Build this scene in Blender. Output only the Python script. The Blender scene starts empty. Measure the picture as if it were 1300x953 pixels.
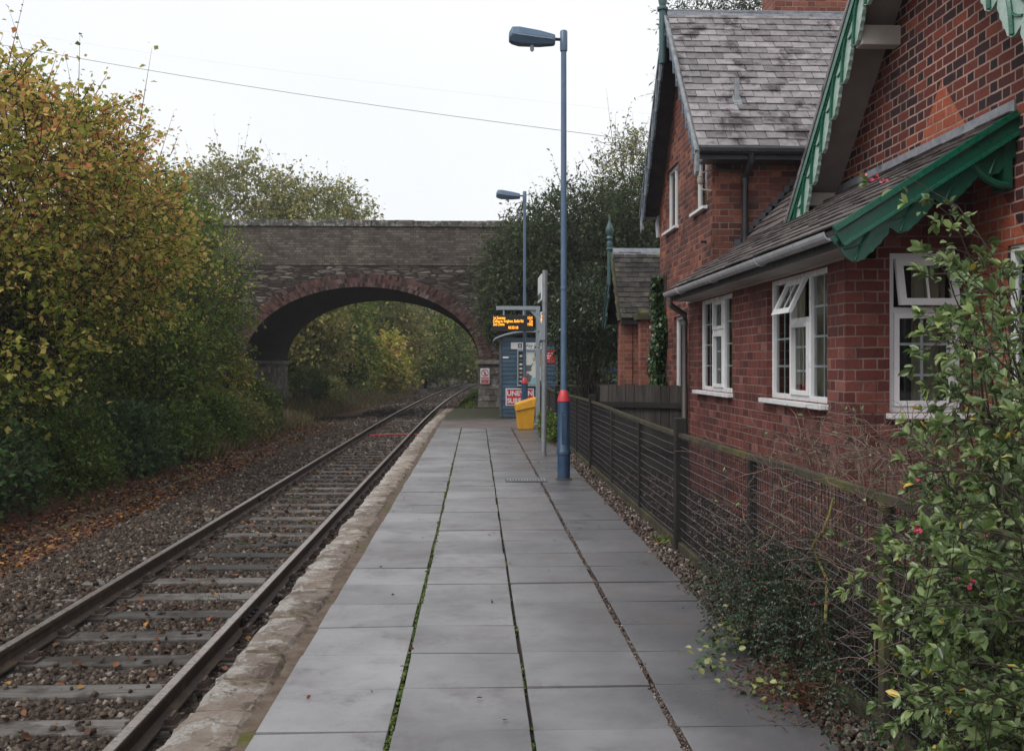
import bpy, math, random
import numpy as np
from mathutils import Vector
rs = np.random.RandomState(7)
random.seed(7)
C = bpy.context.scene.collection
SC = bpy.context.scene
R = math.radians

# ------------------------------------------------------------------ helpers
def tag(o, label=None, cat=None, group=None, kind=None):
    if label: o['label'] = label
    if cat: o['category'] = cat
    if group: o['group'] = group
    if kind: o['kind'] = kind
    return o

def thing(name, label, cat, loc=(0, 0, 0), group=None):
    o = bpy.data.objects.new(name, None)
    o.location = loc
    o.empty_display_size = 0.2
    C.objects.link(o)
    return tag(o, label, cat, group)

def root_loc(p):
    v = Vector((0, 0, 0))
    while p is not None:
        v += p.location
        p = p.parent
    return v

def link_mesh(name, me, mat, parent=None):
    ob = bpy.data.objects.new(name, me)
    if mat is not None: me.materials.append(mat)
    C.objects.link(ob)
    if parent is not None: ob.parent = parent
    return ob

def fast_mesh(name, V, F, mat, parent=None, rnd=None, smooth=False):
    """V n*3, F m*k (uniform polygon size), rnd per face"""
    V = np.asarray(V, dtype=np.float32).reshape(-1, 3)
    F = np.asarray(F, dtype=np.int32)
    if parent is not None:
        V = V - np.array(root_loc(parent), dtype=np.float32)
    me = bpy.data.meshes.new(name)
    m, k = F.shape
    me.vertices.add(len(V)); me.vertices.foreach_set('co', V.ravel())
    me.loops.add(m * k); me.loops.foreach_set('vertex_index', F.ravel())
    me.polygons.add(m)
    me.polygons.foreach_set('loop_start', np.arange(0, m * k, k, dtype=np.int32))
    me.polygons.foreach_set('loop_total', np.full(m, k, dtype=np.int32))
    if smooth: me.polygons.foreach_set('use_smooth', np.ones(m, dtype=bool))
    me.update(calc_edges=True)
    if rnd is not None:
        a = me.attributes.new('rnd', 'FLOAT', 'FACE')
        a.data.foreach_set('value', np.asarray(rnd, dtype=np.float32))
    return link_mesh(name, me, mat, parent)

class MB:
    def __init__(s): s.v = []; s.f = []; s.r = []
    def add(s, vs, fs, r=None):
        b = len(s.v)
        r = random.random() if r is None else r
        s.v += [tuple(v) for v in vs]
        for f in fs:
            s.f.append(tuple(i + b for i in f)); s.r.append(r)
        return s
    def hexa(s, p, r=None):
        return s.add(p, [(0, 3, 2, 1), (4, 5, 6, 7), (0, 1, 5, 4), (1, 2, 6, 5), (2, 3, 7, 6), (3, 0, 4, 7)], r)
    def box(s, x0, x1, y0, y1, z0, z1, r=None):
        x0, x1 = min(x0, x1), max(x0, x1); y0, y1 = min(y0, y1), max(y0, y1); z0, z1 = min(z0, z1), max(z0, z1)
        return s.hexa([(x0, y0, z0), (x1, y0, z0), (x1, y1, z0), (x0, y1, z0), (x0, y0, z1), (x1, y0, z1), (x1, y1, z1), (x0, y1, z1)], r)
    def prism(s, poly, axis, c0, c1, r=None):
        """poly: list of 2d; axis 'X': poly=(y,z) ; 'Y': poly=(x,z); 'Z': poly=(x,y)"""
        n = len(poly)
        def P(a, b, c):
            return (c, a, b) if axis == 'X' else ((a, c, b) if axis == 'Y' else (a, b, c))
        vs = [P(a, b, c0) for a, b in poly] + [P(a, b, c1) for a, b in poly]
        fs = [tuple(range(n)), tuple(range(2 * n - 1, n - 1, -1))]
        for i in range(n):
            j = (i + 1) % n
            fs.append((i, i + n, j + n, j))
        return s.add(vs, fs, r)
    def tube(s, pts, rad, n=8, r=None, cap=True):
        pts = [Vector(p) for p in pts]
        if not hasattr(rad, '__len__'): rad = [rad] * len(pts)
        vs = []; fs = []
        up = Vector((0.13, 0.21, 0.97))
        prev = None
        for i, p in enumerate(pts):
            if i == 0: d = pts[1] - p
            elif i == len(pts) - 1: d = p - pts[i - 1]
            else: d = pts[i + 1] - pts[i - 1]
            d.normalize()
            if prev is None:
                a = d.cross(up)
                if a.length < 0.2: a = d.cross(Vector((1, 0, 0)))
            else:
                a = prev - d * prev.dot(d)
            a.normalize(); prev = a
            b = d.cross(a)
            for k in range(n):
                t = 2 * math.pi * k / n
                vs.append(p + (a * math.cos(t) + b * math.sin(t)) * rad[i])
        for i in range(len(pts) - 1):
            for k in range(n):
                k2 = (k + 1) % n
                fs.append((i * n + k, i * n + k2, (i + 1) * n + k2, (i + 1) * n + k))
        if cap:
            fs.append(tuple(range(n - 1, -1, -1)))
            fs.append(tuple(range((len(pts) - 1) * n, len(pts) * n)))
        return s.add(vs, fs, r)
    def lathe(s, x, y, prof, n=20, r=None):
        return s.tube([(x, y, z) for _, z in prof], [q for q, _ in prof], n, r)
    def build(s, name, mat, parent=None, bevel=0, smooth=False, seg=2):
        me = bpy.data.meshes.new(name)
        o = root_loc(parent) if parent is not None else Vector((0, 0, 0))
        me.from_pydata([(v[0] - o.x, v[1] - o.y, v[2] - o.z) for v in s.v], [], s.f)
        a = me.attributes.new('rnd', 'FLOAT', 'FACE')
        a.data.foreach_set('value', s.r)
        if smooth:
            me.polygons.foreach_set('use_smooth', [True] * len(me.polygons))
        me.update()
        ob = link_mesh(name, me, mat, parent)
        if smooth:
            try:
                me.set_sharp_from_angle(angle=R(40))
            except Exception: pass
        if bevel:
            m = ob.modifiers.new('bevel', 'BEVEL'); m.width = bevel; m.segments = seg; m.limit_method = 'ANGLE'; m.angle_limit = R(40)
        return ob

# ------------------------------------------------------------------ material helpers
class NT:
    def __init__(s, name):
        s.m = bpy.data.materials.new(name); s.m.use_nodes = True
        s.t = s.m.node_tree; s.t.nodes.clear()
        s.out = s.n('ShaderNodeOutputMaterial')
        s.b = s.n('ShaderNodeBsdfPrincipled')
        s.l(s.b.outputs[0], s.out.inputs[0])
    def n(s, typ, **kw):
        x = s.t.nodes.new(typ)
        for k, v in kw.items(): setattr(x, k, v)
        return x
    def l(s, a, b): s.t.links.new(a, b)
    def val(s, x, sock):
        if isinstance(x, (int, float)): sock.default_value = x
        elif isinstance(x, tuple):
            sock.default_value = x if len(sock.default_value) == len(x) else (*x, 1)
        else: s.l(x, sock)
    def math(s, op, a, b=None, c=None, clamp=False):
        x = s.n('ShaderNodeMath', operation=op); x.use_clamp = clamp
        s.val(a, x.inputs[0])
        if b is not None: s.val(b, x.inputs[1])
        if c is not None: s.val(c, x.inputs[2])
        return x.outputs[0]
    def mix(s, f, a, b, blend='MIX'):
        x = s.n('ShaderNodeMix', data_type='RGBA'); x.blend_type = blend
        s.val(f, x.inputs[0]); s.val(a, x.inputs[6]); s.val(b, x.inputs[7])
        return x.outputs[2]
    def noise(s, scale, detail=4, rough=0.6, vec=None, dist=0):
        x = s.n('ShaderNodeTexNoise'); x.inputs['Scale'].default_value = scale
        x.inputs['Detail'].default_value = detail; x.inputs['Roughness'].default_value = rough
        x.inputs['Distortion'].default_value = dist
        s.l(vec if vec is not None else s.pos(), x.inputs['Vector'])
        return x.outputs['Fac']
    def pos(s):
        if not hasattr(s, '_g'): s._g = s.n('ShaderNodeNewGeometry')
        return s._g.outputs['Position']
    def sep(s, v=None):
        x = s.n('ShaderNodeSeparateXYZ'); s.l(v if v is not None else s.pos(), x.inputs[0]); return x.outputs
    def comb(s, a, b, c):
        x = s.n('ShaderNodeCombineXYZ')
        for i, q in enumerate((a, b, c)): s.val(q, x.inputs[i])
        return x.outputs[0]
    def rmp(s, f, stops, interp='LINEAR'):
        x = s.n('ShaderNodeValToRGB'); s.val(f, x.inputs[0]); e = x.color_ramp; e.interpolation = interp
        while len(e.elements) > 1: e.elements.remove(e.elements[0])
        e.elements[0].position = stops[0][0]; e.elements[0].color = (*stops[0][1], 1)
        for p, c in stops[1:]:
            q = e.elements.new(p); q.color = (*c, 1)
        return x.outputs[0]
    def rng(s, f, a, b, c=0, d=1):
        x = s.n('ShaderNodeMapRange'); s.val(f, x.inputs[0])
        for i, q in enumerate((a, b, c, d)): x.inputs[i + 1].default_value = q
        return x.outputs[0]
    def rnd(s):
        x = s.n('ShaderNodeAttribute', attribute_name='rnd'); return x.outputs['Fac']
    def bump(s, h, strength=0.5, dist=0.01):
        x = s.n('ShaderNodeBump'); x.inputs['Strength'].default_value = strength; x.inputs['Distance'].default_value = dist
        s.l(h, x.inputs['Height']); s.l(x.outputs[0], s.b.inputs['Normal'])
    def fin(s, col=None, rough=None, metal=None, spec=None):
        if col is not None: s.val(col, s.b.inputs['Base Color'])
        if rough is not None: s.val(rough, s.b.inputs['Roughness'])
        if metal is not None: s.val(metal, s.b.inputs['Metallic'])
        if spec is not None: s.val(spec, s.b.inputs['Specular IOR Level'])
        return s.m

def mottled(name, c1, c2, scale=6, rough=0.7, spec=0.25, bump=0.3, bdist=0.004, bscale=60, var=0.25, metal=0, c3=None, c3s=2.0, c3t=(0.55, 0.7), stretch=None):
    t = NT(name)
    vec = t.pos()
    if stretch:
        mp = t.n('ShaderNodeMapping'); mp.inputs['Scale'].default_value = stretch; t.l(vec, mp.inputs[0]); vec = mp.outputs[0]
    n1 = t.noise(scale, 6, 0.65, vec)
    col = t.mix(t.rng(n1, 0.35, 0.65), c1, c2)
    if c3 is not None:
        col = t.mix(t.rng(t.noise(c3s, 6, 0.7), *c3t), col, c3)
    k = t.rng(t.rnd(), 0, 1, 1 - var, 1 + var)
    col = t.mix(1.0, col, t.comb(k, k, k), 'MULTIPLY')
    if bump: t.bump(t.noise(bscale, 5, 0.7, vec), bump, bdist)
    rr = t.rng(t.noise(scale * 2.3, 4), 0.3, 0.7, max(rough - 0.12, 0.02), min(rough + 0.12, 1))
    return t.fin(col, rr, metal, spec)

def brick_mat(name, stops, mortar, h=0.087, P=0.35, mort=0.011, head=0.0, scar=False, soot=0.35, rough=0.75):
    t = NT(name)
    x, y, z = t.sep()
    g = t._g
    nx = t.n('ShaderNodeSeparateXYZ'); t.l(g.outputs['True Normal'], nx.inputs[0])
    isx = t.math('GREATER_THAN', t.math('ABSOLUTE', nx.outputs[0]), 0.6)
    u = t.math('ADD', t.math('MULTIPLY', y, isx), t.math('MULTIPLY', x, t.math('SUBTRACT', 1.0, isx)))
    u = t.math('ADD', u, t.math('MULTIPLY', t.math('SUBTRACT', t.noise(9, 3), 0.5), 0.022))
    v = t.math('ADD', z, t.math('MULTIPLY', t.math('SUBTRACT', t.noise(7, 3), 0.5), 0.016))
    vr = t.math('DIVIDE', v, h)
    row = t.math('FLOOR', vr); fv = t.math('FRACT', vr)
    uu = t.math('ADD', t.math('DIVIDE', u, P), t.math('FRACT', t.math('MULTIPLY', row, 0.5)))
    cell = t.math('FLOOR', uu); fu = t.math('FRACT', uu)
    ish = t.math('GREATER_THAN', fu, 0.667)
    d = t.math('MINIMUM', t.math('MINIMUM', fu, t.math('SUBTRACT', 1.0, fu)), t.math('ABSOLUTE', t.math('SUBTRACT', fu, 0.667)))
    d = t.math('MULTIPLY', d, P)
    dv = t.math('MULTIPLY', t.math('MINIMUM', fv, t.math('SUBTRACT', 1.0, fv)), h)
    e = t.math('MINIMUM', d, dv)
    e = t.math('ADD', e, t.math('MULTIPLY', t.math('SUBTRACT', t.noise(60, 3), 0.5), 0.006))
    mk = t.rng(e, mort * 0.45, mort * 0.8)      # 0 mortar, 1 brick
    wn = t.n('ShaderNodeTexWhiteNoise'); wn.noise_dimensions = '3D'; t.l(t.comb(cell, ish, row), wn.inputs[0])
    f = wn.outputs[0]
    if head: f = t.math('SUBTRACT', f, t.math('MULTIPLY', ish, head), clamp=True)
    col = t.rmp(f, stops)
    if scar:
        m = t.math('SUBTRACT', t.math('SUBTRACT', 3.97, z), t.math('MULTIPLY', t.math('ABSOLUTE', t.math('SUBTRACT', y, 8.18)), 1.15))
        m = t.math('MULTIPLY', t.math('GREATER_THAN', m, 0.0), isx)
        col = t.mix(m, col, t.rmp(wn.outputs[0], [(0, (0.36, 0.08, 0.04)), (1, (0.5, 0.14, 0.07))]))
    fine = t.noise(55, 6, 0.75)
    col = t.mix(t.rng(fine, 0.35, 0.7, 0, 0.55), col, (0.055, 0.03, 0.028))
    mcol = t.mix(t.rng(t.noise(3.0, 4), 0.4, 0.7), mortar, tuple(c * 0.45 for c in mortar))
    col = t.mix(mk, mcol, col)
    st = t.rng(t.math('ADD', t.noise(1.1, 6, 0.7), t.math('MULTIPLY', t.noise(5.0, 4, 0.7), 0.35)), 0.6, 0.88, 0, soot)
    col = t.mix(st, col, (0.035, 0.026, 0.025))
    t.bump(t.math('ADD', t.math('MULTIPLY', mk, 0.8), t.math('MULTIPLY', fine, 0.5)), 0.7, 0.008)
    return t.fin(col, t.rng(fine, 0.3, 0.7, rough - 0.1, rough + 0.15), 0, 0.12)

def rubble_mat(name):
    t = NT(name)
    x, y, z = t.sep()
    v = t.comb(t.math('MULTIPLY', t.math('ADD', x, y), 2.7), 0.0, t.math('MULTIPLY', z, 12.0))
    dn = t.n('ShaderNodeTexNoise'); dn.inputs['Scale'].default_value = 2.0; t.l(v, dn.inputs['Vector'])
    vm = t.n('ShaderNodeMix', data_type='VECTOR'); vm.inputs[0].default_value = 0.3; t.l(v, vm.inputs[4]); t.l(dn.outputs['Color'], vm.inputs[5])
    vo = t.n('ShaderNodeTexVoronoi', feature='F1'); vo.inputs['Scale'].default_value = 1.0; t.l(vm.outputs[1], vo.inputs['Vector'])
    ve = t.n('ShaderNodeTexVoronoi', feature='DISTANCE_TO_EDGE'); ve.inputs['Scale'].default_value = 1.0; t.l(vm.outputs[1], ve.inputs['Vector'])
    sc = t.n('ShaderNodeSeparateColor'); t.l(vo.outputs['Color'], sc.inputs[0])
    col = t.rmp(sc.outputs[0], [(0, (0.045, 0.032, 0.028)), (0.35, (0.1, 0.075, 0.062)), (0.7, (0.16, 0.13, 0.11)), (1, (0.3, 0.26, 0.22))])
    n = t.noise(14, 6, 0.7)
    col = t.mix(t.rng(n, 0.35, 0.7, 0, 0.6), col, (0.05, 0.04, 0.036))
    mk = t.rng(t.math('ADD', ve.outputs['Distance'], t.math('MULTIPLY', t.math('SUBTRACT', n, 0.5), 0.3)), 0.02, 0.14)
    col = t.mix(mk, (0.035, 0.027, 0.024), col)
    col = t.mix(t.rng(t.noise(0.8, 6, 0.7), 0.55, 0.75, 0, 0.5), col, (0.03, 0.028, 0.026))
    t.bump(t.math('ADD', mk, t.math('MULTIPLY', n, 0.6)), 0.9, 0.04)
    return t.fin(col, 0.9, 0, 0.2)

def leaf_mat(name, stops, trans=0.32, rough=0.6, spec=0.22):
    t = NT(name)
    col = t.rmp(t.rnd(), stops)
    n = t.noise(3.0, 3)
    col = t.mix(1.0, col, t.rmp(n, [(0.3, (0.75, 0.75, 0.75)), (0.7, (1.15, 1.15, 1.15))]), 'MULTIPLY')
    t.fin(col, rough, 0, spec)
    tr = t.n('ShaderNodeBsdfTranslucent'); t.l(col, tr.inputs[0])
    ms = t.n('ShaderNodeMixShader'); ms.inputs[0].default_value = trans
    t.l(t.b.outputs[0], ms.inputs[1]); t.l(tr.outputs[0], ms.inputs[2]); t.l(ms.outputs[0], t.out.inputs[0])
    return t.m

def glass_mat(name, tint=(0.75, 0.8, 0.8)):
    t = NT(name)
    t.t.nodes.remove(t.b)
    tr = t.n('ShaderNodeBsdfTransparent'); tr.inputs[0].default_value = (*tint, 1)
    gl = t.n('ShaderNodeBsdfGlossy'); gl.inputs['Roughness'].default_value = 0.03; gl.inputs[0].default_value = (0.9, 0.92, 0.92, 1)
    fr = t.n('ShaderNodeFresnel'); fr.inputs[0].default_value = 1.45
    f = t.math('MULTIPLY', fr.outputs[0], 0.75)
    ms = t.n('ShaderNodeMixShader'); t.l(f, ms.inputs[0]); t.l(tr.outputs[0], ms.inputs[1]); t.l(gl.outputs[0], ms.inputs[2])
    t.l(ms.outputs[0], t.out.inputs[0])
    return t.m

def emit_mat(name, col, s):
    t = NT(name); t.t.nodes.remove(t.b)
    e = t.n('ShaderNodeEmission'); e.inputs[0].default_value = (*col, 1); e.inputs[1].default_value = s
    t.l(e.outputs[0], t.out.inputs[0]); return t.m

M = {}
M['brick_bay'] = brick_mat('brick_bay', [(0, (0.085, 0.03, 0.028)), (0.25, (0.135, 0.038, 0.033)), (0.7, (0.185, 0.052, 0.042)), (0.92, (0.24, 0.075, 0.06)), (1, (0.3, 0.13, 0.11))], (0.25, 0.175, 0.15), h=0.0865, P=0.347, mort=0.0095, soot=0.5)
M['brick_gable'] = brick_mat('brick_gable', [(0, (0.028, 0.018, 0.022)), (0.25, (0.055, 0.024, 0.026)), (0.45, (0.13, 0.034, 0.028)), (0.85, (0.2, 0.05, 0.036)), (1, (0.3, 0.08, 0.045))], (0.42, 0.28, 0.23), h=0.0865, P=0.352, mort=0.012, head=0.45, scar=True, soot=0.3)
M['brick_block'] = brick_mat('brick_block', [(0, (0.07, 0.028, 0.027)), (0.3, (0.17, 0.052, 0.04)), (0.75, (0.27, 0.082, 0.055)), (1, (0.45, 0.16, 0.085))], (0.26, 0.19, 0.165), h=0.088, P=0.36, mort=0.012, soot=0.65)
M['brick_bright'] = brick_mat('brick_bright', [(0, (0.18, 0.06, 0.04)), (0.5, (0.28, 0.09, 0.06)), (1, (0.36, 0.14, 0.09))], (0.26, 0.2, 0.17), soot=0.1)
M['brick_parapet'] = brick_mat('brick_parapet', [(0, (0.105, 0.09, 0.074)), (0.5, (0.165, 0.142, 0.118)), (1, (0.24, 0.208, 0.175))], (0.09, 0.077, 0.066), h=0.1, P=0.45, mort=0.018, soot=0.7, rough=0.9)
M['rubble'] = rubble_mat('rubble')
M['arch_brick'] = mottled('arch_brick', (0.105, 0.05, 0.042), (0.06, 0.036, 0.032), 4, 0.9, 0.2, 0.5, 0.01, 20, 0.7, c3=(0.15, 0.125, 0.115), c3s=1.4, c3t=(0.5, 0.72))
M['mortar'] = mottled('mortar', (0.12, 0.1, 0.09), (0.07, 0.06, 0.05), 8, 0.95, 0.2)
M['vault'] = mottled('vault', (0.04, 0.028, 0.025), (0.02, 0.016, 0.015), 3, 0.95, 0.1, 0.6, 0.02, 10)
M['stone'] = mottled('stone', (0.2, 0.18, 0.155), (0.1, 0.09, 0.078), 4, 0.9, 0.2, 0.6, 0.015, 12, 0.25, c3=(0.33, 0.32, 0.3), c3s=5, c3t=(0.55, 0.65))
M['lichen_stone'] = mottled('lichen_stone', (0.14, 0.13, 0.115), (0.05, 0.045, 0.042), 2.5, 0.95, 0.2, 0.6, 0.02, 12, 0.25, c3=(0.34, 0.34, 0.31), c3s=6, c3t=(0.5, 0.62))
M['slate'] = mottled('slate', (0.165, 0.15, 0.155), (0.255, 0.235, 0.24), 9, 0.55, 0.35, 0.4, 0.006, 40, 0.35, c3=(0.055, 0.045, 0.047), c3s=2.2, c3t=(0.52, 0.62))
M['slate_old'] = mottled('slate_old', (0.075, 0.066, 0.062), (0.12, 0.1, 0.095), 9, 0.6, 0.4, 0.5, 0.006, 40, 0.4, c3=(0.2, 0.175, 0.16), c3s=7, c3t=(0.55, 0.7))
M['slate_moss'] = mottled('slate_moss', (0.035, 0.032, 0.03), (0.065, 0.058, 0.054), 7, 0.85, 0.15, 0.5, 0.01, 30, 0.4, c3=(0.11, 0.11, 0.03), c3s=3.5, c3t=(0.56, 0.68))
M['lead'] = mottled('lead', (0.14, 0.15, 0.175), (0.24, 0.25, 0.27), 10, 0.5, 0.5, 0.3, 0.004, 30, 0.15, c3=(0.06, 0.06, 0.07), c3s=9, c3t=(0.6, 0.7))
M['lead_dark'] = mottled('lead_dark', (0.05, 0.055, 0.07), (0.09, 0.095, 0.11), 10, 0.6, 0.5, 0.3, 0.004, 30, 0.15)
M['mint'] = mottled('mint', (0.36, 0.47, 0.41), (0.24, 0.35, 0.3), 12, 0.35, 0.5, 0.15, 0.002, 80, 0.1, c3=(0.12, 0.16, 0.13), c3s=16, c3t=(0.62, 0.75))
M['green'] = mottled('green', (0.006, 0.11, 0.062), (0.004, 0.085, 0.05), 12, 0.3, 0.5, 0.15, 0.002, 80, 0.1)
M['green_dark'] = mottled('green_dark', (0.005, 0.085, 0.05), (0.004, 0.06, 0.036), 12, 0.35, 0.5, 0.15, 0.002, 80, 0.1)
M['teal'] = mottled('teal', (0.03, 0.085, 0.09), (0.05, 0.09, 0.09), 9, 0.5, 0.5, 0.3, 0.003, 60, 0.1)
M['navy_wood'] = mottled('navy_wood', (0.05, 0.07, 0.1), (0.12, 0.15, 0.19), 9, 0.6, 0.4, 0.3, 0.003, 60, 0.2)
M['grey_barge'] = mottled('grey_barge', (0.15, 0.165, 0.18), (0.32, 0.34, 0.36), 8, 0.6, 0.4, 0.3, 0.003, 60, 0.2)
M['soffit'] = mottled('soffit', (0.26, 0.225, 0.21), (0.21, 0.18, 0.17), 3, 0.7, 0.3, 0.1, 0.002, 40, 0.05)
M['cream'] = mottled('cream', (0.45, 0.41, 0.37), (0.36, 0.33, 0.3), 3, 0.6, 0.3, 0.1, 0.002, 40, 0.05)
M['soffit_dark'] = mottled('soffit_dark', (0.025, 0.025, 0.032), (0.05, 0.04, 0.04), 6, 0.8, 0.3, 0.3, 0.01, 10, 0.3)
M['upvc'] = mottled('upvc', (0.74, 0.74, 0.75), (0.68, 0.68, 0.69), 1.5, 0.3, 0.5, 0, 0, 1, 0.0)
M['gutter'] = mottled('gutter', (0.4, 0.41, 0.43), (0.3, 0.31, 0.33), 5, 0.35, 0.5, 0.1, 0.002, 20, 0.1)
M['black_paint'] = mottled('black_paint', (0.018, 0.018, 0.022), (0.03, 0.03, 0.034), 8, 0.45, 0.5, 0.2, 0.002, 40, 0.1)
M['pipe_brown'] = mottled('pipe_brown', (0.12, 0.105, 0.1), (0.09, 0.08, 0.075), 6, 0.4, 0.5, 0.1, 0.002, 30, 0.1)
M['glass'] = glass_mat('glass')
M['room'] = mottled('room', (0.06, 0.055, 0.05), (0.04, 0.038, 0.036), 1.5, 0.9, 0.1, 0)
M['curtain'] = mottled('curtain', (0.42, 0.37, 0.27), (0.3, 0.26, 0.19), 8, 0.9, 0.1, 0.3, 0.01, 5, 0.2, stretch=(6, 6, 0.4))
M['curtain_blue'] = mottled('curtain_blue', (0.1, 0.12, 0.16), (0.06, 0.07, 0.1), 8, 0.9, 0.1, 0.3, 0.01, 5, 0.2, stretch=(6, 6, 0.4))
M['curtain_green'] = mottled('curtain_green', (0.22, 0.3, 0.2), (0.12, 0.18, 0.11), 8, 0.9, 0.1, 0.3, 0.01, 5, 0.2, stretch=(6, 6, 0.4))
M['lamp_blue'] = mottled('lamp_blue', (0.07, 0.125, 0.2), (0.095, 0.15, 0.23), 6, 0.4, 0.5, 0.1, 0.002, 60, 0.05, c3=(0.16, 0.2, 0.25), c3s=14, c3t=(0.58, 0.72))
M['base_blue'] = mottled('base_blue', (0.018, 0.05, 0.1), (0.03, 0.065, 0.12), 7, 0.4, 0.5, 0.15, 0.002, 60, 0.05, c3=(0.12, 0.15, 0.18), c3s=22, c3t=(0.66, 0.72))
M['red_cone'] = mottled('red_cone', (0.6, 0.045, 0.06), (0.5, 0.04, 0.05), 8, 0.4, 0.5, 0.1, 0.002, 50, 0.05)
M['galv'] = mottled('galv', (0.2, 0.215, 0.23), (0.28, 0.3, 0.31), 14, 0.45, 0.5, 0.15, 0.002, 60, 0.1, metal=0.3)
M['galv_light'] = mottled('galv_light', (0.32, 0.36, 0.4), (0.26, 0.3, 0.34), 14, 0.45, 0.5, 0.15, 0.002, 60, 0.05)
M['yellow'] = mottled('yellow', (0.72, 0.36, 0.025), (0.6, 0.28, 0.02), 7, 0.5, 0.4, 0.2, 0.003, 60, 0.05, c3=(0.3, 0.16, 0.03), c3s=5, c3t=(0.62, 0.8))
M['slat_blue'] = mottled('slat_blue', (0.026, 0.062, 0.1), (0.04, 0.085, 0.13), 5, 0.45, 0.5, 0.2, 0.003, 50, 0.25)
M['white_sign'] = mottled('white_sign', (0.75, 0.75, 0.76), (0.66, 0.66, 0.67), 9, 0.4, 0.4, 0, 0, 1, 0.02)
M['red_sign'] = mottled('red_sign', (0.55, 0.03, 0.045), (0.48, 0.03, 0.04), 9, 0.4, 0.4, 0, 0, 1, 0.02)
M['black_sign'] = mottled('black_sign', (0.015, 0.015, 0.018), (0.02, 0.02, 0.022), 9, 0.4, 0.4, 0, 0, 1, 0.02)
M['poster'] = None
M['led'] = emit_mat('led', (1.0, 0.36, 0.03), 2.2)
M['rail_top'] = mottled('rail_top', (0.36, 0.31, 0.29), (0.52, 0.47, 0.45), 18, 0.35, 0.5, 0.1, 0.002, 60, 0.05, metal=0.8)
M['rail'] = mottled('rail', (0.065, 0.038, 0.026), (0.045, 0.032, 0.027), 12, 0.7, 0.4, 0.4, 0.004, 60, 0.1, c3=(0.11, 0.085, 0.04), c3s=4, c3t=(0.55, 0.72))
M['chair_iron'] = mottled('chair_iron', (0.05, 0.034, 0.028), (0.08, 0.055, 0.045), 20, 0.7, 0.4, 0.5, 0.006, 50, 0.3)
M['sleeper'] = mottled('sleeper', (0.05, 0.044, 0.039), (0.13, 0.122, 0.115), 3, 0.5, 0.3, 0.9, 0.012, 12, 0.55, stretch=(0.5, 9, 9), c3=(0.035, 0.028, 0.023), c3s=2.5, c3t=(0.48, 0.6))
M['fence_wood'] = mottled('fence_wood', (0.014, 0.013, 0.012), (0.028, 0.025, 0.022), 5, 0.8, 0.3, 0.5, 0.006, 30, 0.3)
M['fence_moss'] = mottled('fence_moss', (0.045, 0.04, 0.032), (0.07, 0.063, 0.045), 9, 0.9, 0.15, 0.5, 0.006, 30, 0.15, c3=(0.115, 0.115, 0.035), c3s=2.2, c3t=(0.5, 0.7))
M['wire'] = mottled('wire', (0.2, 0.2, 0.21), (0.13, 0.13, 0.14), 20, 0.5, 0.5, 0, 0, 1, 0.1, metal=0.2)
M['wire_dark'] = mottled('wire_dark', (0.02, 0.02, 0.022), (0.04, 0.035, 0.035), 20, 0.5, 0.5, 0, 0, 1, 0.1)
M['board_dark'] = mottled('board_dark', (0.025, 0.022, 0.02), (0.055, 0.048, 0.044), 4, 0.85, 0.3, 0.6, 0.006, 20, 0.45, stretch=(6, 6, 0.5))
M['bark'] = mottled('bark', (0.07, 0.055, 0.042), (0.04, 0.033, 0.027), 9, 0.9, 0.2, 0.8, 0.02, 14, 0.2, stretch=(3, 3, 0.6))
M['twig'] = mottled('twig', (0.17, 0.12, 0.098), (0.1, 0.07, 0.058), 9, 0.8, 0.3, 0, 0, 1, 0.6)
M['vine'] = mottled('vine', (0.2, 0.2, 0.05), (0.14, 0.12, 0.05), 9, 0.7, 0.3, 0.4, 0.003, 60, 0.1)
def stone_mat(name, stops):
    t = NT(name)
    col = t.rmp(t.rnd(), stops)
    col = t.mix(t.rng(t.noise(45, 4, 0.7), 0.35, 0.7, 0, 0.5), col, (0.05, 0.036, 0.03))
    return t.fin(col, 0.85, 0, 0.12)
M['ballast'] = stone_mat('ballast', [(0, (0.026, 0.02, 0.016)), (0.4, (0.056, 0.042, 0.033)), (0.75, (0.095, 0.073, 0.057)), (0.93, (0.16, 0.128, 0.104)), (1, (0.33, 0.285, 0.245))])
M['gravel'] = stone_mat('gravel', [(0, (0.04, 0.03, 0.027)), (0.5, (0.1, 0.075, 0.065)), (0.85, (0.17, 0.135, 0.115)), (1, (0.38, 0.32, 0.28))])
M['dark_green_metal'] = mottled('dark_green_metal', (0.004, 0.06, 0.045), (0.006, 0.05, 0.04), 4, 0.5, 0.4, 0.1, 0.003, 20, 0.1)
M['dark_blue_metal'] = mottled('dark_blue_metal', (0.004, 0.018, 0.075), (0.006, 0.02, 0.06), 4, 0.5, 0.4, 0.1, 0.003, 20, 0.1)
M['pink'] = mottled('pink', (0.65, 0.07, 0.14), (0.75, 0.2, 0.28), 30, 0.6, 0.3, 0, 0, 1, 0.3)
M['berry'] = mottled('berry', (0.3, 0.01, 0.015), (0.2, 0.01, 0.01), 30, 0.35, 0.5, 0, 0, 1, 0.2)

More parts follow.
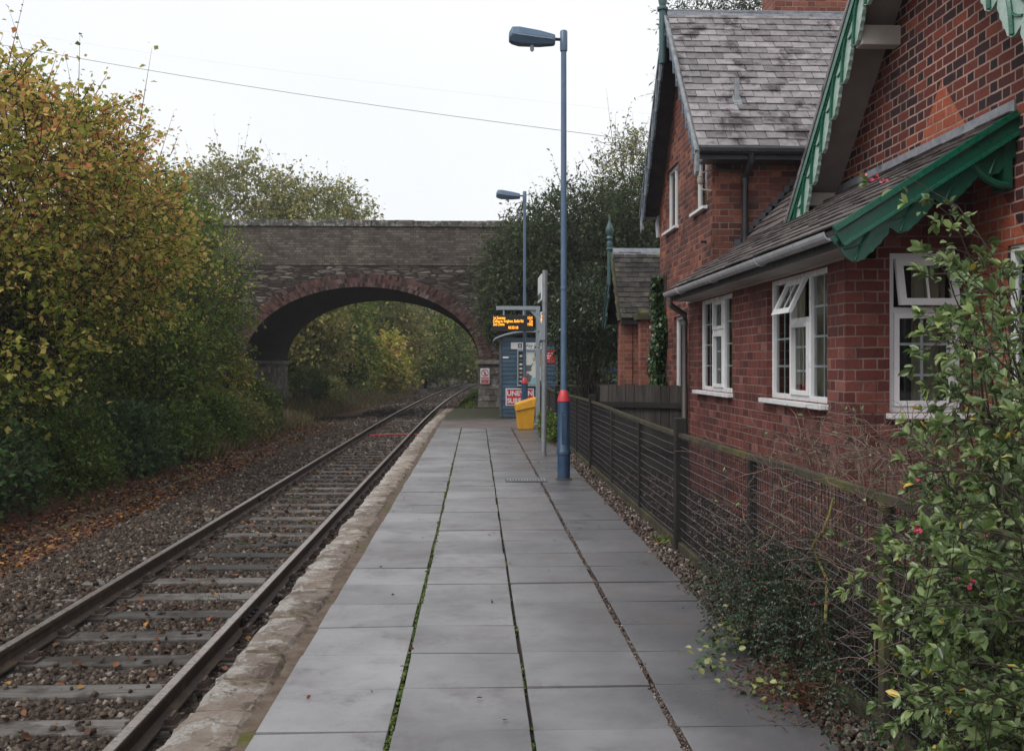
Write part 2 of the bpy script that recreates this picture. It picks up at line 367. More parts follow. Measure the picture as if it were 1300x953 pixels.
M['leaf_autumn'] = leaf_mat('leaf_autumn', [(0, (0.055, 0.1, 0.018)), (0.25, (0.14, 0.21, 0.03)), (0.48, (0.26, 0.31, 0.05)), (0.65, (0.48, 0.44, 0.09)), (0.8, (0.74, 0.58, 0.17)), (0.94, (0.78, 0.46, 0.16)), (1, (0.6, 0.24, 0.1))], 0.42)
M['leaf_green'] = leaf_mat('leaf_green', [(0, (0.045, 0.085, 0.018)), (0.4, (0.1, 0.165, 0.03)), (0.7, (0.19, 0.26, 0.05)), (0.88, (0.36, 0.37, 0.075)), (1, (0.66, 0.52, 0.12))], 0.4)
M['leaf_dark'] = leaf_mat('leaf_dark', [(0, (0.035, 0.055, 0.024)), (0.5, (0.075, 0.108, 0.046)), (0.85, (0.15, 0.18, 0.08)), (1, (0.26, 0.25, 0.11))], 0.35)
M['leaf_olive'] = leaf_mat('leaf_olive', [(0, (0.13, 0.14, 0.048)), (0.5, (0.26, 0.265, 0.085)), (0.8, (0.42, 0.38, 0.14)), (1, (0.56, 0.42, 0.17))], 0.4)
M['leaf_nettle'] = leaf_mat('leaf_nettle', [(0, (0.035, 0.075, 0.026)), (0.5, (0.08, 0.15, 0.048)), (0.85, (0.17, 0.25, 0.085)), (1, (0.42, 0.36, 0.08))], 0.35)
M['leaf_escallonia'] = leaf_mat('leaf_escallonia', [(0, (0.035, 0.06, 0.022)), (0.45, (0.09, 0.14, 0.045)), (0.8, (0.22, 0.3, 0.11)), (0.96, (0.38, 0.46, 0.17)), (1, (0.65, 0.48, 0.09))], 0.28, 0.3, 0.5)
M['leaf_coton'] = leaf_mat('leaf_coton', [(0, (0.016, 0.032, 0.016)), (0.6, (0.032, 0.064, 0.032)), (1, (0.08, 0.136, 0.072))], 0.15, 0.35, 0.5)
M['leaf_ivy'] = leaf_mat('leaf_ivy', [(0, (0.0168, 0.042, 0.014)), (0.7, (0.042, 0.084, 0.0252)), (1, (0.098, 0.154, 0.056))], 0.15, 0.3, 0.5)
M['leaf_varieg'] = leaf_mat('leaf_varieg', [(0, (0.03, 0.07, 0.02)), (0.5, (0.06, 0.11, 0.03)), (0.56, (0.22, 0.25, 0.07)), (1, (0.4, 0.4, 0.16))], 0.2, 0.35, 0.5)
M['litter'] = leaf_mat('litter', [(0, (0.054, 0.0252, 0.0144)), (0.5, (0.126, 0.0495, 0.0252)), (0.8, (0.234, 0.09, 0.036)), (0.93, (0.378, 0.18, 0.045)), (1, (0.45, 0.297, 0.054))], 0.1, 0.7, 0.3)
M['grass_dry'] = leaf_mat('grass_dry', [(0, (0.06, 0.08, 0.03)), (0.35, (0.13, 0.13, 0.05)), (0.7, (0.26, 0.2, 0.11)), (1, (0.36, 0.24, 0.16))], 0.3)
M['grass_green'] = leaf_mat('grass_green', [(0, (0.03, 0.07, 0.015)), (0.6, (0.09, 0.14, 0.025)), (1, (0.2, 0.22, 0.06))], 0.3, 0.6, 0.3)

def paving_mat():
    t = NT('paving')
    n1 = t.noise(1.3, 5, 0.6); n2 = t.noise(220, 3, 0.7)
    base = t.mix(t.rng(n1, 0.35, 0.65), (0.175, 0.172, 0.178), (0.255, 0.25, 0.255))
    k = t.rng(t.rnd(), 0, 1, 0.8, 1.12)
    base = t.mix(1.0, base, t.comb(k, k, k), 'MULTIPLY')
    x, y, z = t.sep()
    # damp, darker stains towards the fence side, with an uneven edge
    wet = t.rng(t.math('ADD', x, t.math('MULTIPLY', t.math('SUBTRACT', t.noise(0.9, 5, 0.65), 0.5), 2.6)), -0.1, 1.1, 0, 0.85)
    base = t.mix(wet, base, t.mix(t.rng(t.noise(1.4, 6, 0.7), 0.4, 0.62), (0.055, 0.057, 0.066), (0.08, 0.067, 0.063)))
    base = t.mix(t.rng(t.noise(31, 5, 0.75, dist=0.6), 0.655, 0.69, 0, 0.5), base, (0.4, 0.4, 0.39))   # lichen spots
    base = t.mix(t.rng(t.noise(0.8, 7, 0.75), 0.52, 0.7, 0, 0.6), base, (0.14, 0.108, 0.1))
    base = t.mix(t.rng(n2, 0.4, 0.7, 0, 0.3), base, (0.09, 0.09, 0.1))
    st = t.rng(t.noise(3.2, 9, 0.8, dist=0.5), 0.53, 0.66, 0, 0.55)
    base = t.mix(st, base, (0.085, 0.083, 0.088))
    base = t.mix(t.rng(t.noise(75, 2, 0.5), 0.7, 0.74, 0, 0.7), base, (0.05, 0.045, 0.04))
    t.bump(t.math('ADD', n2, t.math('MULTIPLY', t.noise(25, 4), 0.6)), 0.35, 0.003)
    ro = t.math('SUBTRACT', t.rng(t.noise(1.6, 6, 0.65), 0.35, 0.65, 0.34, 0.66), t.math('MULTIPLY', wet, 0.12))
    return t.fin(base, ro, 0, 0.5)
M['paving'] = paving_mat()

def joint_mat():
    t = NT('joint')
    x, y, z = t.sep()
    n = t.noise(11, 6, 0.7)
    soil = t.mix(t.rng(t.noise(80, 4), 0.3, 0.7), (0.035, 0.028, 0.024), (0.1, 0.08, 0.065))
    green = t.mix(t.rng(t.noise(40, 4), 0.3, 0.7), (0.05, 0.08, 0.01), (0.13, 0.15, 0.025))
    left = t.rng(x, -0.7, 1.0, 0.3, -0.25)
    f = t.rng(t.math('ADD', n, left), 0.55, 0.72)
    t.bump(t.noise(120, 4), 0.8, 0.01)
    return t.fin(t.mix(f, soil, green), 0.95, 0, 0.2)
M['joint'] = joint_mat()

def coping_mat():
    t = NT('coping_stone')
    base = t.mix(t.rng(t.noise(5, 6, 0.7), 0.38, 0.62), (0.24, 0.185, 0.15), (0.38, 0.32, 0.275))
    k = t.rng(t.rnd(), 0, 1, 0.72, 1.2)
    base = t.mix(1.0, base, t.comb(k, k, k), 'MULTIPLY')
    x, y, z = t.sep()
    edge = t.rng(x, -1.0, -1.28, -0.12, 0.04)
    wh = t.rng(t.math('ADD', t.noise(3.6, 10, 0.72, dist=0.5), edge), 0.50, 0.54)
    base = t.mix(t.math('MULTIPLY', wh, 0.85), base, t.mix(t.rng(t.noise(40, 5, 0.8), 0.4, 0.65), (0.36, 0.32, 0.28), (0.66, 0.63, 0.6)))
    ms = t.rng(t.math('SUBTRACT', t.noise(3.5, 7, 0.75), t.math('MULTIPLY', edge, 0.6)), 0.57, 0.68)
    base = t.mix(ms, base, (0.09, 0.085, 0.025))
    br = t.rng(t.math('ADD', t.noise(4.3, 8, 0.78, dist=0.8), t.rng(x, -1.2, -0.96, 0, 0.1)), 0.57, 0.63, 0, 0.9)
    base = t.mix(br, base, (0.1, 0.07, 0.055))
    t.bump(t.math('ADD', t.noise(11, 10, 0.8), t.math('MULTIPLY', wh, 0.1)), 1.0, 0.05)
    return t.fin(base, 0.85, 0, 0.3)
M['coping'] = coping_mat()

def tarmac_mat():
    t = NT('tarmac')
    base = t.mix(t.rng(t.noise(2.0, 6, 0.7), 0.4, 0.6), (0.15, 0.115, 0.11), (0.09, 0.075, 0.072))
    x, y, z = t.sep()
    m = t.rng(t.math('ADD', y, t.math('MULTIPLY', t.math('SUBTRACT', t.noise(1.0, 6, 0.7), 0.5), 7)), 27.6, 29.5)
    base = t.mix(m, base, t.mix(t.rng(t.noise(3, 5), 0.4, 0.6), (0.05, 0.055, 0.02), (0.035, 0.03, 0.025)))
    t.bump(t.noise(90, 4), 0.5, 0.01)
    return t.fin(base, 0.6, 0, 0.4)
M['tarmac'] = tarmac_mat()

def ground_mat():
    t = NT('ground')
    x, y, z = t.sep()
    n = t.noise(1.2, 7, 0.7)
    nf = t.noise(35, 5, 0.75)
    ballast = t.mix(t.rng(nf, 0.35, 0.65), (0.03, 0.024, 0.022), (0.1, 0.08, 0.072))
    litter = t.mix(t.rng(t.noise(22, 5, 0.7), 0.4, 0.62), (0.04, 0.02, 0.014), (0.12, 0.05, 0.03))
    green = t.mix(t.rng(t.noise(9, 6, 0.7), 0.4, 0.6), (0.05, 0.07, 0.018), (0.13, 0.11, 0.05))
    xn = t.math('ADD', x, t.math('MULTIPLY', t.math('SUBTRACT', n, 0.5), 2.2))
    c = t.mix(t.rng(xn, -5.0, -5.8), ballast, litter)
    c = t.mix(t.math('MULTIPLY', t.rng(xn, -6.3, -7.4), t.rng(y, 26, 33)), c, green)
    far = t.math('MULTIPLY', t.rng(y, 39, 42), t.rng(xn, -0.9, 0.2))
    c = t.mix(far, c, green)
    soil = t.mix(t.rng(nf, 0.35, 0.7), (0.012, 0.01, 0.008), (0.045, 0.034, 0.028))
    c = t.mix(t.math('MULTIPLY', t.math('GREATER_THAN', x, -1.3), t.math('LESS_THAN', y, 39.0)), c, soil)
    c = t.mix(t.rng(xn, -13, -16), c, green)
    t.bump(nf, 0.9, 0.04)
    return t.fin(c, 0.9, 0, 0.25)
M['ground'] = ground_mat()

def poster_mat():
    t = NT('poster_print')
    x, y, z = t.sep()
    v = t.n('ShaderNodeTexVoronoi', feature='F1', distance='CHEBYCHEV'); v.inputs['Scale'].default_value = 5.0
    t.l(t.comb(x, 0.0, z), v.inputs['Vector'])
    s = t.n('ShaderNodeSeparateColor'); t.l(v.outputs['Color'], s.inputs[0])
    col = t.rmp(s.outputs[0], [(0, (0.5, 0.55, 0.52)), (0.3, (0.25, 0.45, 0.5)), (0.5, (0.6, 0.6, 0.56)), (0.7, (0.12, 0.12, 0.13)), (0.85, (0.4, 0.28, 0.18)), (1, (0.55, 0.6, 0.55))], 'CONSTANT')
    return t.fin(col, 0.4, 0, 0.4)
M['poster'] = poster_mat()

# ------------------------------------------------------------------ world, sun, camera
w = bpy.data.worlds.new('World'); SC.world = w; w.use_nodes = True
wt = w.node_tree; bg = wt.nodes['Background']
sky = wt.nodes.new('ShaderNodeTexSky'); sky.sky_type = 'NISHITA'; sky.sun_disc = False
sky.sun_elevation = R(50); sky.sun_rotation = R(235); sky.air_density = 1.0; sky.dust_density = 4
tc = wt.nodes.new('ShaderNodeTexCoord')
nz = wt.nodes.new('ShaderNodeTexNoise'); nz.inputs['Scale'].default_value = 1.6; nz.inputs['Detail'].default_value = 4
wt.links.new(tc.outputs['Generated'], nz.inputs['Vector'])
cr = wt.nodes.new('ShaderNodeValToRGB'); wt.links.new(nz.outputs['Fac'], cr.inputs[0])
cr.color_ramp.elements[0].position = 0.3; cr.color_ramp.elements[0].color = (7.5, 7.75, 8.1, 1)
cr.color_ramp.elements[1].position = 0.7; cr.color_ramp.elements[1].color = (8.6, 8.7, 8.85, 1)
mx = wt.nodes.new('ShaderNodeMix'); mx.data_type = 'RGBA'; mx.inputs[0].default_value = 0.93
wt.links.new(sky.outputs[0], mx.inputs[6]); wt.links.new(cr.outputs[0], mx.inputs[7])
wt.links.new(mx.outputs[2], bg.inputs['Color']); bg.inputs['Strength'].default_value = 0.1

sd = bpy.data.lights.new('sun', 'SUN'); sd.energy = 1.5; sd.angle = R(30); sd.color = (1, 0.97, 0.93)
so = bpy.data.objects.new('sun', sd); C.objects.link(so)
el, az = R(50), R(235)   # azimuth from +Y clockwise: light comes from the left / behind
dirv = Vector((math.sin(az) * math.cos(el), math.cos(az) * math.cos(el), math.sin(el)))
so.rotation_euler = dirv.to_track_quat('Z', 'Y').to_euler(); so.location = (-20, -10, 30)

FPX = 1264.0
cd = bpy.data.cameras.new('camera'); cd.sensor_width = 36; cd.sensor_fit = 'HORIZONTAL'; cd.lens = FPX / 1300 * 36
cd.shift_y = -14.5 / 1300; cd.clip_end = 2000; cd.clip_start = 0.05
co = bpy.data.objects.new('camera', cd); C.objects.link(co)
co.location = (0, 0, 1.6); co.rotation_euler = (R(90), 0, -math.atan(45.3 / FPX))
SC.camera = co
SC.render.resolution_x = 1024; SC.render.resolution_y = 750
SC.view_settings.view_transform = 'Standard'; SC.view_settings.look = 'None'; SC.view_settings.exposure = 0.36; SC.view_settings.gamma = 1
SC.render.engine = 'CYCLES'
SC.cycles.max_bounces = 6; SC.cycles.diffuse_bounces = 4; SC.cycles.glossy_bounces = 3; SC.cycles.transmission_bounces = 4; SC.cycles.transparent_max_bounces = 8

# ------------------------------------------------------------------ ground
def curve(Y):
    Y = np.asarray(Y, dtype=float)
    return np.where(Y < 32, 0, (np.clip(Y, 32, 400) - 32) ** 2 / 2620.0)
def sstep(x, a, b):
    t = np.clip((x - a) / (b - a), 0, 1); return t * t * (3 - 2 * t)
def vnoise(x, y):
    return (np.sin(x * 1.7 + 1.3 * np.sin(y * 0.9)) + np.sin(y * 2.1 + 1.1 * np.sin(x * 1.3 + 2)) + 0.5 * np.sin(3.7 * x + 2.9 * y) + 0.5 * np.sin(5.1 * y - 4.3 * x)) / 3.0
def gz(X, Y):
    X = np.asarray(X, dtype=float); Y = np.asarray(Y, dtype=float)
    s = X - curve(Y)
    z = np.full(np.broadcast(X, Y).shape, -0.685)
    z = z + 0.035 * sstep(np.abs(s + 2.75), 1.0, 0.7) * 0 - 0.10 * sstep(s, -4.6, -5.8) + 0.02 * vnoise(X * 2, Y * 2)
    bank = sstep(s, -6.4, -9.5) * 0.75 + sstep(s, -9, -16) * 1.0
    z = z + bank * (1 + 0.15 * vnoise(X, Y))
    plat = sstep(s, -1.34, -1.30)
    zr = np.where(Y < 36.3, -0.06, -0.06 + 0 * X)
    z1 = z * (1 - plat) + zr * plat
    plat2 = sstep(s, -1.3, 0.0)
    zr2 = -0.1 + sstep(s, 1, 7) * 1.8 * sstep(Y, 48, 52)
    z2 = z * (1 - plat2) + zr2 * plat2
    f = sstep(Y, 36.0, 36.6)
    return z1 * (1 - f) + z2 * f

def axis_lines(segs):
    out = []
    for a, b, st in segs: out += list(np.arange(a, b, st))
    return np.array(sorted(set(np.round(out, 4))))
xs = axis_lines([(-220, -60, 20), (-60, -16, 4), (-16, -9, 0.5), (-9, -1.4, 0.14), (-1.4, -1.26, 0.02), (-1.2, 4, 0.3), (4, 16, 1), (16, 60, 6), (60, 221, 20)])
ys = axis_lines([(-60, 0, 6), (0, 30, 0.2), (30, 60, 0.5), (60, 150, 3), (150, 241, 15)])
GX, GY = np.meshgrid(xs, ys)
# beyond y=36 the sheet follows the bend of the line
GXs = GX + curve(GY) * (np.abs(GX) < 20)
V = np.stack([GXs, GY, gz(GXs, GY)], -1).reshape(-1, 3)
nx_, ny_ = len(xs), len(ys)
idx = np.arange(nx_ * ny_).reshape(ny_, nx_)
F = np.stack([idx[:-1, :-1], idx[:-1, 1:], idx[1:, 1:], idx[1:, :-1]], -1).reshape(-1, 4)
tag(fast_mesh('ground', V, F, M['ground'], rnd=np.full(len(F), 0.5), smooth=True), kind='structure')

# ------------------------------------------------------------------ scatter
def rand_rot(n):
    q = rs.normal(size=(n, 4)); q /= np.linalg.norm(q, axis=1)[:, None]
    a, b, c, d = q.T
    return np.stack([np.stack([1 - 2 * (c * c + d * d), 2 * (b * c - a * d), 2 * (b * d + a * c)], -1),
                     np.stack([2 * (b * c + a * d), 1 - 2 * (b * b + d * d), 2 * (c * d - a * b)], -1),
                     np.stack([2 * (b * d - a * c), 2 * (c * d + a * b), 1 - 2 * (b * b + c * c)], -1)], 1)
CUBE = np.array([(-1, -1, -1), (1, -1, -1), (1, 1, -1), (-1, 1, -1), (-1, -1, 1), (1, -1, 1), (1, 1, 1), (-1, 1, 1)], dtype=float) * 0.5
CUBEF = np.array([(0, 3, 2, 1), (4, 5, 6, 7), (0, 1, 5, 4), (1, 2, 6, 5), (2, 3, 7, 6), (3, 0, 4, 7)])
def stones(name, P, size, mat, parent=None, flat=0.7):
    n = len(P)
    base = CUBE[None] * np.array([1.0, 0.8, flat])[None, None] * (1 + rs.uniform(-0.45, 0.3, (n, 8, 3)))
    base = base * (np.asarray(size).reshape(-1, 1, 1))
    Rm = rand_rot(n)
    V = np.einsum('nij,nkj->nki', Rm, base) + P[:, None, :]
    F = (CUBEF[None] + (np.arange(n) * 8)[:, None, None]).reshape(-1, 4)
    return fast_mesh(name, V.reshape(-1, 3), F, mat, parent, np.repeat(rs.rand(n), 6))

KITE = np.array([(0, 0, 0), (0.45, 0.5, 0.12), (1, 0, -0.05), (0.45, -0.5, 0.12)])
KITEF = np.array([(0, 3, 2, 1)])
LEAF6 = np.array([(0, 0, 0), (0.28, 0.42, 0.1), (0.68, 0.42, 0.08), (1, 0, -0.12), (0.68, -0.42, 0.08), (0.28, -0.42, 0.1)])
LEAF6F = np.array([(0, 3, 2, 1), (0, 5, 4, 3)])
def leaves(name, P, D, N, L, W, mat, parent=None, rnd=None, shape='kite'):
    """P pos, D leaf direction, N approx. normal, L length, W width"""
    n = len(P)
    D = D / (np.linalg.norm(D, axis=1)[:, None] + 1e-9)
    B = np.cross(N, D); B /= (np.linalg.norm(B, axis=1)[:, None] + 1e-9)
    Nn = np.cross(D, B)
    S, SF = (KITE, KITEF) if shape == 'kite' else (LEAF6, LEAF6F)
    L = np.broadcast_to(L, (n,)); W = np.broadcast_to(W, (n,))
    V = P[:, None] + D[:, None] * (S[None, :, 0:1] * L[:, None, None]) + B[:, None] * (S[None, :, 1:2] * W[:, None, None]) + Nn[:, None] * (S[None, :, 2:3] * L[:, None, None])
    k = len(S)
    F = (SF[None] + (np.arange(n) * k)[:, None, None]).reshape(-1, 4)
    rnd = rs.rand(n) if rnd is None else rnd
    return fast_mesh(name, V.reshape(-1, 3), F, mat, parent, np.repeat(rnd, len(SF)))

def twig_arrays(A, B, ra, rb):
    """three sided sticks from A to B"""
    n = len(A); D = B - A; D /= (np.linalg.norm(D, axis=1)[:, None] + 1e-9)
    U = np.cross(D, np.array([0.3, 0.2, 0.93])); U /= (np.linalg.norm(U, axis=1)[:, None] + 1e-9)
    W = np.cross(D, U)
    ang = np.array([0, 2.094, 4.189])
    ring = U[:, None] * np.cos(ang)[None, :, None] + W[:, None] * np.sin(ang)[None, :, None]
    ra = np.broadcast_to(ra, (n,)); rb = np.broadcast_to(rb, (n,))
    V = np.concatenate([A[:, None] + ring * ra[:, None, None], B[:, None] + ring * rb[:, None, None]], 1)
    f = np.array([(0, 1, 4, 3), (1, 2, 5, 4), (2, 0, 3, 5)])
    F = (f[None] + (np.arange(n) * 6)[:, None, None]).reshape(-1, 4)
    return V.reshape(-1, 3), F

def unit(n):
    v = rs.normal(size=(n, 3)); return v / np.linalg.norm(v, axis=1)[:, None]

def plant(name, label, cat, base, blobs, nclump, twigs, lpt, leafL, mat, group=None, spread=0.55, autumn=0.0, trunks=None, woody=True, aspect=0.7, droop=0.1, hollow=0.55, up=0.35, trunk_r=0.13, shoots=0, crown='crown', rootname='trunk', rndf=None):
    """blobs: (cx,cy,cz,rx,ry,rz,weight) ; clumps sit in the outer shell of the blobs, twigs leave each clump, leaves along twigs"""
    t = thing(name, label, cat, base, group)
    bl = np.array(blobs, dtype=float)
    w_ = bl[:, 6] / bl[:, 6].sum()
    pick = rs.choice(len(bl), nclump, p=w_)
    u = unit(nclump)
    rr = hollow + (1 - hollow) * rs.rand(nclump) ** 0.7
    c = bl[pick, :3] + u * bl[pick, 3:6] * (rr * (0.86 + 0.2 * rs.rand(nclump)))[:, None]
    g = gz(c[:, 0], c[:, 1]); c[:, 2] = np.maximum(c[:, 2], g + 0.1)
    clump_r = rs.rand(nclump)
    k = twigs
    A = np.repeat(c, k, 0) + rs.normal(size=(nclump * k, 3)) * spread * 0.25
    d = np.repeat(u, k, 0) * 0.6 + unit(nclump * k) * 0.9 + np.array([0, 0, up])
    d /= np.linalg.norm(d, axis=1)[:, None]
    ln = spread * rs.uniform(0.5, 1.3, nclump * k)
    Bp = A + d * ln[:, None]; Bp[:, 2] -= droop * ln
    if shoots:
        si = rs.choice(nclump * k, shoots, replace=False)
        top = np.array([0, 0, 1.0])
        oi = si[np.argsort(-A[si, 2])][:shoots]
        Bp[oi] = A[oi] + (np.repeat(u, k, 0)[oi] * 0.5 + top + rs.normal(size=(len(oi), 3)) * 0.25) * spread * rs.uniform(1.2, 2.2, (len(oi), 1))
    n = nclump * k * lpt
    tpar = np.tile(np.linspace(0.15, 1.05, lpt), nclump * k) + rs.uniform(-0.06, 0.06, n)
    P = np.repeat(A, lpt, 0) + np.repeat(Bp - A, lpt, 0) * tpar[:, None] + rs.normal(size=(n, 3)) * leafL * 0.35
    LD = np.repeat(d, lpt, 0) * 0.5 + unit(n) * 0.9; LD[:, 2] -= droop * 2
    N = unit(n) * 0.8 + np.array([0, 0, 1.0])
    size = leafL * (0.45 + 1.0 * rs.rand(n) ** 1.4)
    if rndf is not None: r = rndf(P, np.repeat(np.repeat(clump_r, k), lpt))
    else: r = np.clip(0.55 * rs.rand(n) + 0.3 * np.repeat(np.repeat(clump_r, k), lpt) + autumn, 0, 1)
    leaves(crown, P, LD, N, size, size * aspect, mat, t, r)
    if woody:
        V, F = twig_arrays(A, Bp, 0.006 + 0.01 * spread, 0.002)
        # limbs
        tb = trunks if trunks else [tuple(base)]
        tb = np.array(tb, dtype=float)
        ci = rs.choice(nclump, min(nclump, max(10, nclump // 6)), replace=False)
        LA = []; LB = []; RA = []; RB = []
        for i in ci:
            b = tb[rs.randint(len(tb))]
            p0 = b; p3 = c[i]
            mid = np.array([b[0] * 0.75 + p3[0] * 0.25, b[1] * 0.75 + p3[1] * 0.25, b[2] * 0.5 + p3[2] * 0.5]) + rs.normal(size=3) * 0.12
            pts = [p0]
            for q in np.linspace(0.2, 1, 6):
                pts.append((1 - q) ** 2 * p0 + 2 * q * (1 - q) * mid + q * q * p3 + rs.normal(size=3) * 0.04)
            rad = np.linspace(trunk_r * 0.45, 0.012, 7) * rs.uniform(0.6, 1.1)
            for j in range(6):
                LA.append(pts[j]); LB.append(pts[j + 1]); RA.append(rad[j]); RB.append(rad[j + 1])
        V2, F2 = twig_arrays(np.array(LA), np.array(LB), np.array(RA), np.array(RB))
        V = np.concatenate([V, V2]); F = np.concatenate([F, F2 + (len(V) - len(V2))])
        fast_mesh('branches', V, F, M['bark'], t, np.full(len(F), 0.5))
        mb = MB()
        for b in tb:
            top = np.average(bl[:, :3], axis=0, weights=bl[:, 6]) * np.array([0.3, 0.3, 0.6]) + b * np.array([0.7, 0.7, 0.4])
            mb.tube([b + [0, 0, -0.2], b + (top - b) * 0.35 + rs.normal(size=3) * 0.05, b + (top - b) * 0.7 + rs.normal(size=3) * 0.06, top], [trunk_r * 1.2, trunk_r, trunk_r * 0.75, trunk_r * 0.35], 8)
        mb.build(rootname, M['bark'], t, smooth=True)
    return t

# ------------------------------------------------------------------ railway
RAILS = (-2.0, -3.505)
rail_prof = [(-0.036, 0.0), (0.036, 0.0), (0.036, -0.03), (0.010, -0.045), (0.010, -0.115), (0.066, -0.132), (0.068, -0.145), (-0.068, -0.145), (-0.066, -0.132), (-0.010, -0.115), (-0.010, -0.045), (-0.036, -0.03)]
def rail_mesh(x0):
    vs = []; fs = []; Y = list(np.arange(2.0, 30, 4)) + list(np.arange(30, 170, 3))
    n = len(rail_prof)
    for y in Y:
        c = float(curve(y)); dc = 0 if y < 32 else (y - 32) / 1310.0
        for a, z in rail_prof: vs.append((x0 + c + a, y - a * dc, -0.5 + z))
    for i in range(len(Y) - 1):
        for k in range(n):
            k2 = (k + 1) % n; fs.append((i * n + k, (i + 1) * n + k, (i + 1) * n + k2, i * n + k2))
    return vs, fs
for x0, lab in zip(RAILS, ('rusty steel rail nearest the platform edge', 'rusty steel rail on the wooded side of the line')):
    t = thing('rail', lab, 'rail', (x0, 2, -0.645), 'running rails of the single line')
    vs, fs = rail_mesh(x0)
    mb = MB(); mb.add(vs, fs, 0.5); o = mb.build('rail_body', M['rail'], t)
    mb = MB()   # worn running surface, a few mm proud
    Y = list(np.arange(2.0, 30, 4)) + list(np.arange(30, 170, 3)); v2 = []
    for y in Y:
        c = float(curve(y)); v2 += [(x0 + c - 0.03, y, -0.497), (x0 + c + 0.03, y, -0.497)]
    mb.add(v2, [(2 * i, 2 * i + 1, 2 * i + 3, 2 * i + 2) for i in range(len(Y) - 1)], 0.5)
    mb.build('running_surface', M['rail_top'], t)
    for yj in ((8.75, 27.0) if x0 > -3 else (16.4, 34.7)):
        mb = MB()
        for sd_ in (-1, 1):
            mb.box(x0 + sd_ * 0.012, x0 + sd_ * 0.034, yj - 0.26, yj + 0.26, -0.612, -0.545)
            for k in range(4):
                yy = yj - 0.2 + k * 0.133
                mb.tube([(x0 + sd_ * 0.03, yy, -0.58), (x0 + sd_ * 0.062, yy, -0.58)], 0.017, 6)
        mb.build('fishplate', M['black_paint'], t, bevel=0.003)

# sleepers
sl = MB(); sl.box(-1.29, 1.29, -0.125, 0.125, -0.13, 0.0, 0.5)
chair_parts = []
def chair_mb(x, sgn):
    m = MB()
    m.box(x - 0.17, x + 0.17, -0.095, 0.095, 0.0, 0.022)
    for q in (-1, 1):
        m.prism([(q * 0.075, 0.022), (q * 0.15, 0.022), (q * 0.13, 0.06), (q * 0.075, 0.055)][::q], 'Y', -0.06, 0.06)
        m.tube([(x * 0 + q * 0.11, -0.05, 0.06), (q * 0.11, 0.05, 0.065)], 0.016, 6)
        m.tube([(q * 0.145, 0.07 * q, 0.02), (q * 0.145, 0.07 * q, 0.05)], 0.018, 6)
    off = len(m.v)
    m.v = [(v[0] + (x if i >= 8 else 0), v[1], v[2]) for i, v in enumerate(m.v)]
    return m
proto_t = None; y = 4.2; ns = 0
sl_me = None; ch_me = []
looks = ['weathered grey timber sleeper, damp, half sunk in ballast', 'brown stained timber sleeper half buried in ballast', 'pale bleached timber sleeper lying in the ballast']
sl_mats = [M['sleeper']]
while y < 120:
    c = float(curve(y)); dc = 0 if y < 32 else (y - 32) / 1310.0
    zz = -0.645 - 0.022 + 0.012
    if sl_me is None:
        t = thing('sleeper', 'weathered grey timber sleeper half sunk in the ballast under the rails', 'railway sleeper', (0, 0, 0), 'sleepers under the rails')
        a = sl.build('timber', M['sleeper'], t, bevel=0.012)
        b1 = chair_mb(0.7525, 1).build('rail_chair', M['chair_iron'], t)
        b2 = chair_mb(-0.7525, -1).build('rail_chair', M['chair_iron'], t)
        sl_me = a.data; proto = (t, a, b1, b2)
        # three tones of timber
        tones = [a.data]
        for q in (0.0, 1.0, 0.8, 0.25):
            m2 = a.data.copy(); m2.attributes['rnd'].data.foreach_set('value', [q] * len(m2.polygons)); tones.append(m2)
        inst = t; kids = [a, b1, b2]
    else:
        inst = proto[0].copy(); C.objects.link(inst); kids = []
        for kk, o in enumerate(proto[1:]):
            if kk > 0 and y > 48: continue
            c2 = o.copy(); c2.parent = inst; C.objects.link(c2); kids.append(c2)
            if kk == 0: c2.data = random.choice(tones)
    inst.location = (-2.7525 + c + random.uniform(-0.02, 0.02), y, zz)
    inst.rotation_euler = (0, 0, -dc + random.uniform(-0.012, 0.012))
    y += 0.70; ns += 1

# ballast
def ballast():
    P = []; S = []
    def reg(n, y0, y1, smin, smax, xa=-6.6, xb=-1.36):
        x = rs.uniform(xa, xb, n); yy = rs.uniform(y0, y1, n)
        # thin out towards the litter on the left
        keep = (x > -5.2) | (rs.rand(n) < np.clip((x + 6.8) / 2.4, 0.08, 1))
        x, yy = x[keep], yy[keep]
        z = gz(x + curve(yy), yy) + rs.uniform(-0.012, 0.022, len(x))
        s = x
        # fill between the sleepers nearly to their tops, less on the sleepers themselves
        ph = ((yy - 4.2 + 0.14) % 0.70)
        on = (ph < 0.28) & (np.abs(s + 2.75) < 1.29)
        inside = np.abs(s + 2.75) < 1.25
        drop = on & (rs.rand(len(x)) < np.where(np.abs(s + 2.75) < 0.66, 0.985, 0.80))
        for_rail = (np.abs(s + 2.0) < 0.08) | (np.abs(s + 3.505) < 0.08)
        k = ~drop & ~for_rail
        z = np.where(on, -0.655 + rs.uniform(0.0, 0.01, len(x)), z - 0.012 * inside)
        shoulder = np.clip((np.abs(s + 2.75) - 0.9) / 0.8, 0, 1)
        z = z + 0.02 * shoulder * (s > -4.6) * ~on
        P.append(np.stack([x + curve(yy), yy, z], -1)[k]); S.append(rs.uniform(smin, smax, k.sum()))
    reg(38000, 4.5, 9, 0.016, 0.052)
    reg(34000, 9, 15, 0.02, 0.056)
    reg(26000, 15, 25, 0.035, 0.07)
    reg(16000, 25, 45, 0.06, 0.11)
    reg(9000, 45, 90, 0.09, 0.16, -5.4, -0.6)
    return np.concatenate(P), np.concatenate(S)
P, S = ballast()
tag(stones('ballast', P, S, M['ballast']), 'loose brown grey track ballast around the sleepers', 'ballast', kind='stuff')

